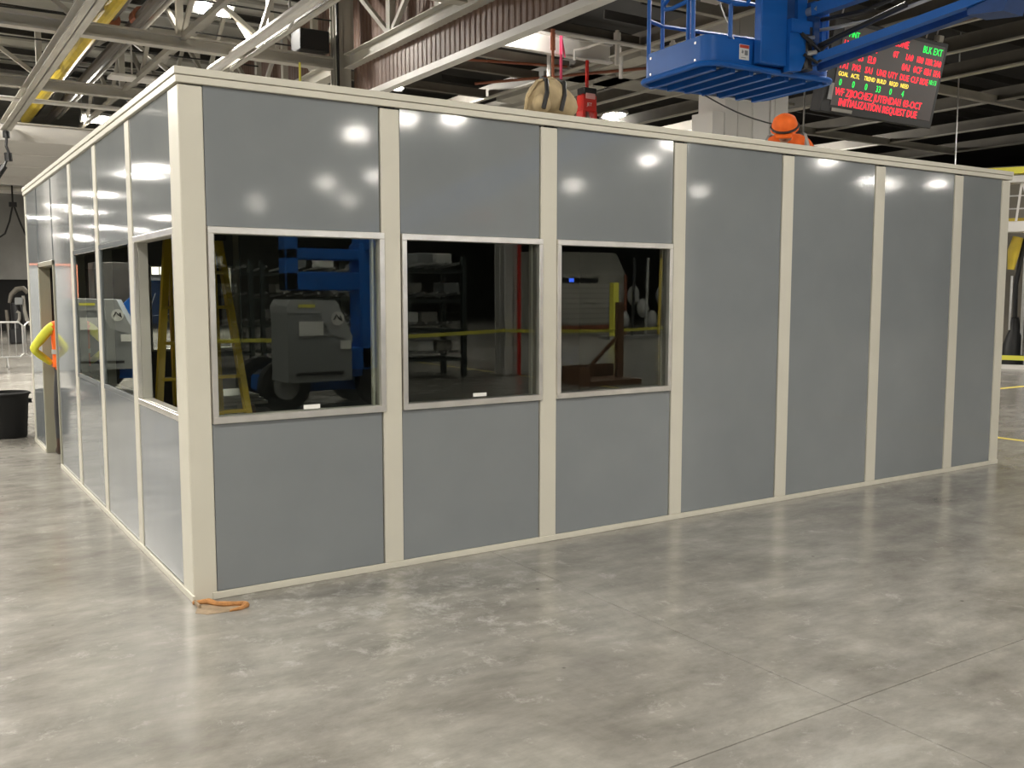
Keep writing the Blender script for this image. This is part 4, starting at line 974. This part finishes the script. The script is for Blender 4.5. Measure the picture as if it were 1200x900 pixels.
# ------------------------------------------------------------------ high-bay lamps
def lamp_proto(loc, label, group=None):
    L = empty('high_bay_lamp', loc, label=label, cat='lamp', group=group)
    MB().bbox(-0.34, 0.34, -0.17, 0.17, 0.02, 0.10, 0.01).build('housing', 'lampbody', L)
    MB().tube([(-0.2, 0, 0.1), (0, 0, 0.45), (0.2, 0, 0.1)], 0.012, 5).tube([(0, 0, 0.45), (0, 0, 1.6)], 0.012, 5).build('hanger', 'steel', L)
    for s in (-1, 1):
        b = MB(); n = 14; b.add([(s * 0.17 + 0.135 * math.cos(2 * math.pi * k / n), 0.135 * math.sin(2 * math.pi * k / n), 0.015) for k in range(n)], [tuple(range(n - 1, -1, -1))])
        o = b.build('lens', 'lens', L)
        for p in o.data.polygons:
            if p.normal.z > 0: p.flip()
    return L
vis = [((5.1, 16.9, 8.2), 'twin high-bay lamp shining above the office corner near the white pipe'),
       ((4.45, 28.05, 7.35), 'twin high-bay lamp glowing just above the left end of the cap'),
       ((10.5, 18.9, 7.5), 'high-bay lamp glowing below the end of the brown clad girder'),
       ((18.6, 19.1, 7.5), 'high-bay lamp glowing just over the cap right of the red hoist'),
       ((26.3, 19.5, 7.5), 'high-bay lamp half hidden by the cap left of the boxed column'),
       ]
fl_ = lamp_proto((8.75, 10.85, 6.98), 'floodlight tilted up at the white beam under the brown girder'); fl_.rotation_euler = (R(100), 0, 0)
L0 = None
for i, (p, lab) in enumerate(vis):
    if L0 is None: o = L0 = lamp_proto(p, lab)
    else: o = dup(L0, p, label=lab)
    o.rotation_euler = (R(-28), 0, 0); o.scale = (1.35,) * 3
hid_lab = 'high-bay lamp outside the view, mirrored in the panels or added as fill light'
pts = [(13.0, -26.9), (17.9, -41.8), (18.8, -37.8), (18.3, -54.4), (22.3, -49.2), (13.1, -23.2), (29.2, -47.3), (29.4, -35.8), (20.7, -22.2), (26.3, -26.2), (41.2, -26), (43, -26.2), (37.2, -34.4), (44.8, -24.6),
       (-9.1, 40.6), (-9.1, 54.6), (-8.3, 63.6), (-10.4, 67.7), (-8.3, 75.3), (-9.0, 43.7), (-16.4, 70.2), (-14.3, 83.7), (-17.5, 85.7), (-22, 100), (-22, 94), (-16.1, 104), (-14, 98)]
k_ = (6.8 - 1.7726) / (7.5 - 1.7726)       # same sight lines, lamps hung at 6.8 m
pts = [(-1.375 + (x + 1.375) * k_, 5.462 + (y - 5.462) * k_) if y < 0 else (1.375 + (x - 1.375) * k_, -5.462 + (y + 5.462) * k_) for x, y in pts]
pts += [(-2.5, 16.1), (-2.7, 13.4), (9.6, 2.6), (19.5, 1.0), (23.5, 3.5)]  # floor streak lamps first; the rest added to light column and cell
gx = [-28, -20, -12, -4, 4.5, 12.5, 21, 29]; gy = [-19, -12, -5, 2, 9]  # unseen lamp grid added for general lighting
for x in gx:
    for y in gy:
        d = math.hypot(x + 1.375, y + 5.46)
        ang = math.degrees(math.atan2(y + 5.46, x + 1.375))
        if d > 16 and 24 < ang < 90: continue
        if x > 8 and y > 3: continue
        if (x == 4.5 and y > 0) or (x == 12.5 and y in (2, -5)): continue
        pts.append((x, y))
for x in (-28, -20, -12): pts += [(x, 17), (x, 25)]
for i, (x, y) in enumerate(pts):
    o = dup(L0, (x, y, 6.8), label=hid_lab); o.rotation_euler = (0, 0, 0); o.scale = (2.0,) * 3 if -3 < x < -2 and y > 12 else (1.2,) * 3 if x == -4 else (1, 1, 1); o['group'] = 'high-bay lamps out of view'
for (x, y, z) in ((-0.8, 24.3, 8.75), (-3.0, 24.6, 8.75), (-5.5, 24.5, 8.75)):  # unseen lamps added to brighten the fascia
    o = dup(L0, (x, y, z), 0, label='high-bay lamp added left of the view to light the canopy fascia'); o['group'] = 'added fill lamps by the canopy'
for (x, y) in ((5.5, 35), (9, 38)):  # unseen lamps added so floor bounce lightens the soffit
    o = dup(L0, (x, y, 4.6), 0, label='high-bay lamp added out of view under the white canopy to light its soffit'); o['group'] = 'added fill lamps under the canopy'
tag(MB().bbox(-0.55, 0.55, -0.3, 0.3, 0, 0.07, 0.01).tube([(0, 0, 0.07), (0, 0, 1.0)], 0.02, 5).build('flat_lamp', 'white', loc=(4.05, 20.6, 7.2)), 'unlit white flat lamp panel beside the grey pipe above the corner', 'lamp')

# ------------------------------------------------------------------ factory background right of the office
rb = empty('machine_cell', (20.6, 6.9, 0), R(-61), label='dark robot cell with yellow arm and white frame past the right end', cat='machine')
MB().box(-3, 4, 2.4, 2.5, 0, 5).build('rear_screen', 'beam_dim', rb)
for x in (-1.6, -0.55, 0.28, 1.4): MB().box(x, x + 0.06, 0.8, 0.86, 0, 3.25).build('upright', 'steel', rb)
MB().box(-3, 3, 0.1, 0.8, 3.22, 3.46).build('deck_beam', 'white', rb); MB().box(-3, 3, 0.0, 0.5, 4.35, 4.5).build('rail_beam', 'white', rb); MB().box(-3, 3, 0.0, 0.3, 4.55, 4.7).build('pipe_beam', 'tape', rb)
for x in (-0.9, 0.08, 1.1): MB().bar((x, 0.1, 3.46), (x + 0.08, 0.1, 4.35), 0.05, 0.05).bar((x + 0.34, 0.1, 3.46), (x + 0.1, 0.1, 4.35), 0.05, 0.05).build('a_frame', 'white', rb)
MB().box(-3, 3, 0.3, 0.33, 3.75, 3.78).box(-3, 3, 0.3, 0.33, 4.05, 4.08).build('guard_rail', 'steel', rb)
MB().bbox(0.42, 0.95, 0.25, 0.7, 3.46, 3.95, 0.03).build('yellow_box', 'yellow', rb)
MB().box(-0.1, 0.6, 0.5, 0.8, 3.46, 3.56).build('yellow_tray', 'yellow', rb)
MB().tube([(0.16, 0.9, 0.0), (0.16, 0.9, 0.55), (0.18, 0.9, 0.95), (0.16, 0.85, 1.2)], [0.26, 0.24, 0.12, 0.08], 12).build('robot_pedestal', 'black', rb, smooth=True)
MB().tube([(0.16, 0.9, 1.1), (0.14, 0.9, 2.0), (0.22, 0.8, 2.6), (0.30, 0.8, 3.1)], 0.055, 10).build('dress_pack', 'black', rb, smooth=True)
MB().tube([(0.02, 0.7, 2.35), (0.06, 0.7, 2.8), (0.14, 0.7, 3.12)], [0.08, 0.14, 0.12], 10).build('robot_arm', 'yellow', rb, smooth=True)
b = MB(); blob(b, (0.55, 1.0, 2.85), 0.20, 0.2, 0.25); blob(b, (0.62, 1.0, 2.3), 0.16, 0.2, 0.25); blob(b, (0.42, 1.2, 2.5), 0.10, 0.2, 0.15); b.build('robot_head', 'lampbody', rb, smooth=True)
for (x, z0, z1) in ((0.34, 0.3, 2.4), (0.05, 0.9, 2.2), (0.44, 0.5, 1.9)): MB().tube([(x, 0.7, z0), (x, 0.7, z1)], 0.03, 8).build('hose', 'steel', rb)
MB().bbox(0.38, 1.1, 0.2, 0.6, 0.0, 1.52, 0.02).build('control_cabinet', 'hoodlt', rb)
MB().box(0.42, 0.62, 0.19, 0.2, 0.45, 0.52).build('cabinet_logo', 'blue', rb)
MB().box(-2, 2, 0.0, 0.12, 0.0, 0.1).build('plinth', 'white', rb)
b = MB(); b.box(0, 0.1, -30, 14, 0.0005, 0.003)
tag(b.build('floor_line', 'linepaint', loc=(9.95, 0, 0)), 'yellow painted floor line running past the right end', 'floor line')
tag(MB().box(12, 30, 0, 0.12, 0.0005, 0.003).build('floor_line', 'linepaint', loc=(0, 4.3, 0)), 'yellow painted floor line crossing in front of the machine cell', 'floor line')
def tape(name, pts_, label):
    b = MB(); v = []; f = []
    for p in pts_: v += [(p[0], p[1], p[2] - 0.035), (p[0] + 0.002, p[1], p[2] + 0.035)]
    for i in range(len(pts_) - 1): f.append((2 * i, 2 * i + 2, 2 * i + 3, 2 * i + 1))
    b.add(v, f); o = b.build(name, 'tape'); md = o.modifiers.new('t', 'SOLIDIFY'); md.thickness = 0.002
    return tag(o, label, 'tape')
def sag(a, c, n=10, s=0.08): 
    a, c = Vector(a), Vector(c); return [a.lerp(c, i / n) - Vector((0, 0, s * math.sin(math.pi * i / n))) for i in range(n + 1)]
tape('caution_tape', sag((12.0, 2.9, 0.84), (14.5, 0.2, 0.84), s=0.03), 'yellow caution tape stretched past the right end of the office')
tape('caution_tape', sag((-1.4, 2.2, 0.98), (-2.6, 10.2, 0.98)), 'yellow caution tape left of the office mirrored in its side')
tape('caution_tape', sag((2.0, -11.2, 1.0), (9.4, -11.35, 1.0)) + sag((9.4, -11.35, 1.0), (16.5, -12.6, 0.98))[1:], 'yellow caution tape stretched behind the viewer mirrored in the front windows')
def stanchion(x, y, lab):
    s = empty('stanchion', (x, y, 0), label=lab, cat='post')
    MB().lathe([(0.2, 0), (0.2, 0.02), (0.03, 0.05)], 16).build('foot', 'rubber', s); MB().tube([(0, 0, 0.04), (0, 0, 1.08)], 0.025, 8).build('pole', 'rust', s)
stanchion(12.0, 2.92, 'rust red tape post hidden behind the right end of the office'); stanchion(14.5, 0.17, 'rust red tape post right of the view holding yellow tape')
stanchion(-1.4, 2.17, 'rust red tape post left of the view near the side windows'); stanchion(-2.6, 10.23, 'rust red tape post left of the view near the second lift')
stanchion(2.0, -11.17, 'rust red tape post behind the viewer near the blue lift'); stanchion(16.5, -12.57, 'rust red tape post behind the viewer near the louvred enclosure')

# ------------------------------------------------------------------ surroundings seen only as reflections
def rack(x, y, w_, levels, label, rz=0):
    r = empty('flow_rack', (x, y, 0), rz, label=label, cat='rack')
    for px_ in (0, w_):
        for py_ in (0, 0.9): MB().box(px_ - 0.05, px_ + 0.05, py_ - 0.05, py_ + 0.05, 0, 2.55).build('upright', 'rack', r)
    for k in range(levels):
        z = 0.35 + k * 0.62
        MB().box(0, w_, -0.03, 0.93, z, z + 0.06).build('shelf', 'rack', r)
        for j in range(6):
            xx = 0.12 + j * (w_ - 0.24) / 5
            MB().bar((xx, -0.1, z + 0.12), (xx, 0.9, z + 0.2), 0.06, 0.05).build('roller_track', 'roller', r)
        for j in range(3):
            xx = 0.15 + (j + 0.2 * ((k * 7 + j * 3) % 3)) * w_ / 3.4
            if (k + j) % 3: MB().bbox(xx, xx + 0.38, 0.1, 0.6, z + 0.2, z + 0.42, 0.02).build('tote', ('hood', 'sticker', 'beam_grey', 'black')[(k + j) % 4], r)
    return r
rack(7.3, -13.0, 1.55, 4, 'dark flow rack beside the white column, mirrored in the middle window')
rack(3.0, -17.2, 2.6, 4, 'dark flow rack mirrored at the left of the first window')
rack(6.0, -17.6, 2.4, 4, 'dark flow rack with totes behind the blue lift')
rack(9.0, -21.0, 2.6, 4, 'dark flow rack far behind the viewer')
c = column(9.85, -11.9, 0.42, 0.42, 'white painted column mirrored in the middle window', 'white')
MB().tube([(0.12, 0.26, 0), (0.12, 0.26, 9)], 0.04, 8).build('red_pipe', 'red', c)
column(6.6, -24, 0.6, 0.6, 'white painted column far behind the viewer', 'white'); column(-3.0, -20, 0.5, 0.5, 'white painted column behind the viewer at left', 'white')
column(22.5, -20, 0.6, 0.6, 'white painted column mirrored in the third window', 'white'); column(-6.5, 22, 0.5, 0.5, 'white painted column left of the view behind the partition', 'white')
lbd = empty('leaning_boards', (10.5, -11.5, 0), label='white boards leaning on the column mirrored in the middle window', cat='boards')
for k in range(3): MB().bar((0.0 + 0.12 * k, 0.35, 0.0), (0.0 + 0.12 * k, 0.0, 2.3), 0.1, 0.03, (0, 1, 0)).build('board', ('white', 'wood', 'white')[k], lbd)
en = empty('louvred_enclosure', (22.0, -27.5, 0), label='grey louvred machine enclosure with red trim mirrored in third window', cat='machine')
MB().prism([(0, 0), (0, 2.6), (0.7, 3.6), (2.4, 3.6), (2.4, 0)], 0, 4.2, 'x', Matrix.Scale(-1, 4, (0, 1, 0))).build('shell', 'beam_grey', en)
for k in range(8): MB().box(0.3, 3.9, 0.0, 0.04, 0.5 + k * 0.22, 0.66 + k * 0.22).build('louvre', 'beam', en)
for x in (0.0, 4.1): MB().box(x, x + 0.14, 0.0, 0.06, 0, 2.6).build('corner_trim', 'rust', en)
MB().box(0, 4.2, 0.0, 0.06, 0.2, 0.4).build('base_trim', 'rust', en); MB().box(0.7, 2.6, 0.0, 0.05, 2.25, 2.45).build('sign_strip', 'black', en); MB().box(1.0, 1.25, 0.05, 0.07, 2.27, 2.43).build('indicator', 'blueled', en)
cr = empty('open_crate', (9.7, -9.7, 0), label='brown plywood crate mirrored low in the third window', cat='crate')
MB().box(0, 1.3, 0, 0.9, 0.0, 0.1).box(0, 1.3, 0, 0.04, 0.1, 0.35).box(0, 0.04, 0, 0.9, 0.1, 0.35).build('tray', 'wood', cr); MB().box(1.1, 1.25, 0.3, 0.4, 0.1, 1.6).build('upright', 'wood', cr); MB().bar((0.2, 0.3, 0.1), (1.1, 0.35, 0.9), 0.06, 0.06).build('brace', 'wood', cr)
ym = empty('yellow_machine', (22.3, -23.8, 0), label='yellow post machine with hoses mirrored in the third window', cat='machine')
MB().box(0, 0.25, 0, 0.25, 0, 2.2).build('post', 'tape', ym); MB().box(-0.3, 4.6, -0.3, 0.4, 0, 0.12).build('base', 'steel', ym)
b = MB()
for k in range(7): blob(b, (0.8 + 0.5 * k, -0.1, 0.7 + 0.5 * ((k * 5) % 3)), 0.25, 0.25, 0.4, 8, 6)
b.build('machine_body', 'lampbody', ym, smooth=True)
for k in range(5): MB().tube([(1.0 + 0.7 * k, 0.2, 0.1), (1.1 + 0.7 * k, 0.2, 3.2)], 0.06, 8).build('hose', ('black', 'steel', 'yellow')[k % 3], ym)
MB().bbox(3.6, 4.2, -0.3, 0.2, 0.1, 1.4, 0.02).build('cabinet', 'white', ym)
pt = empty('grey_partition', (-2.15, 17.9, 0), label='grey welding partition with orange edge mirrored in the side panels', cat='partition')
for k in range(3): MB().box(0.1 + k * 0.8, 0.86 + k * 0.8, 0, 0.05, 0.05, 2.4).build('screen', 'hood', pt)
MB().box(0, 0.1, -0.03, 0.08, 0, 2.43).box(2.45, 2.55, -0.03, 0.08, 0, 2.43).box(0.1, 2.45, -0.03, 0.08, 2.4, 2.43).build('frame', 'orangerope', pt)
cb = empty('dark_cabinet_row', (-5.2, 16.3, 0), label='row of dark brown cabinets mirrored in the side windows', cat='cabinet')
for k in range(3): MB().bbox(k * 1.0, k * 1.0 + 0.97, 0, 0.7, 0, 2.44, 0.01).build('cabinet', 'cabinet', cb)
rb2 = LB.copy(); COL.objects.link(rb2); rb2.scale = (1, 1, 1); rb2.location = (24.5, -34.0, 5.3); rb2.rotation_euler = (R(11.5), 0, R(180)); rb2['label'] = 'second LED board behind the viewer mirrored in the windows'
for ch in list(LB.children):
    cc = ch.copy(); COL.objects.link(cc); cc.parent = rb2
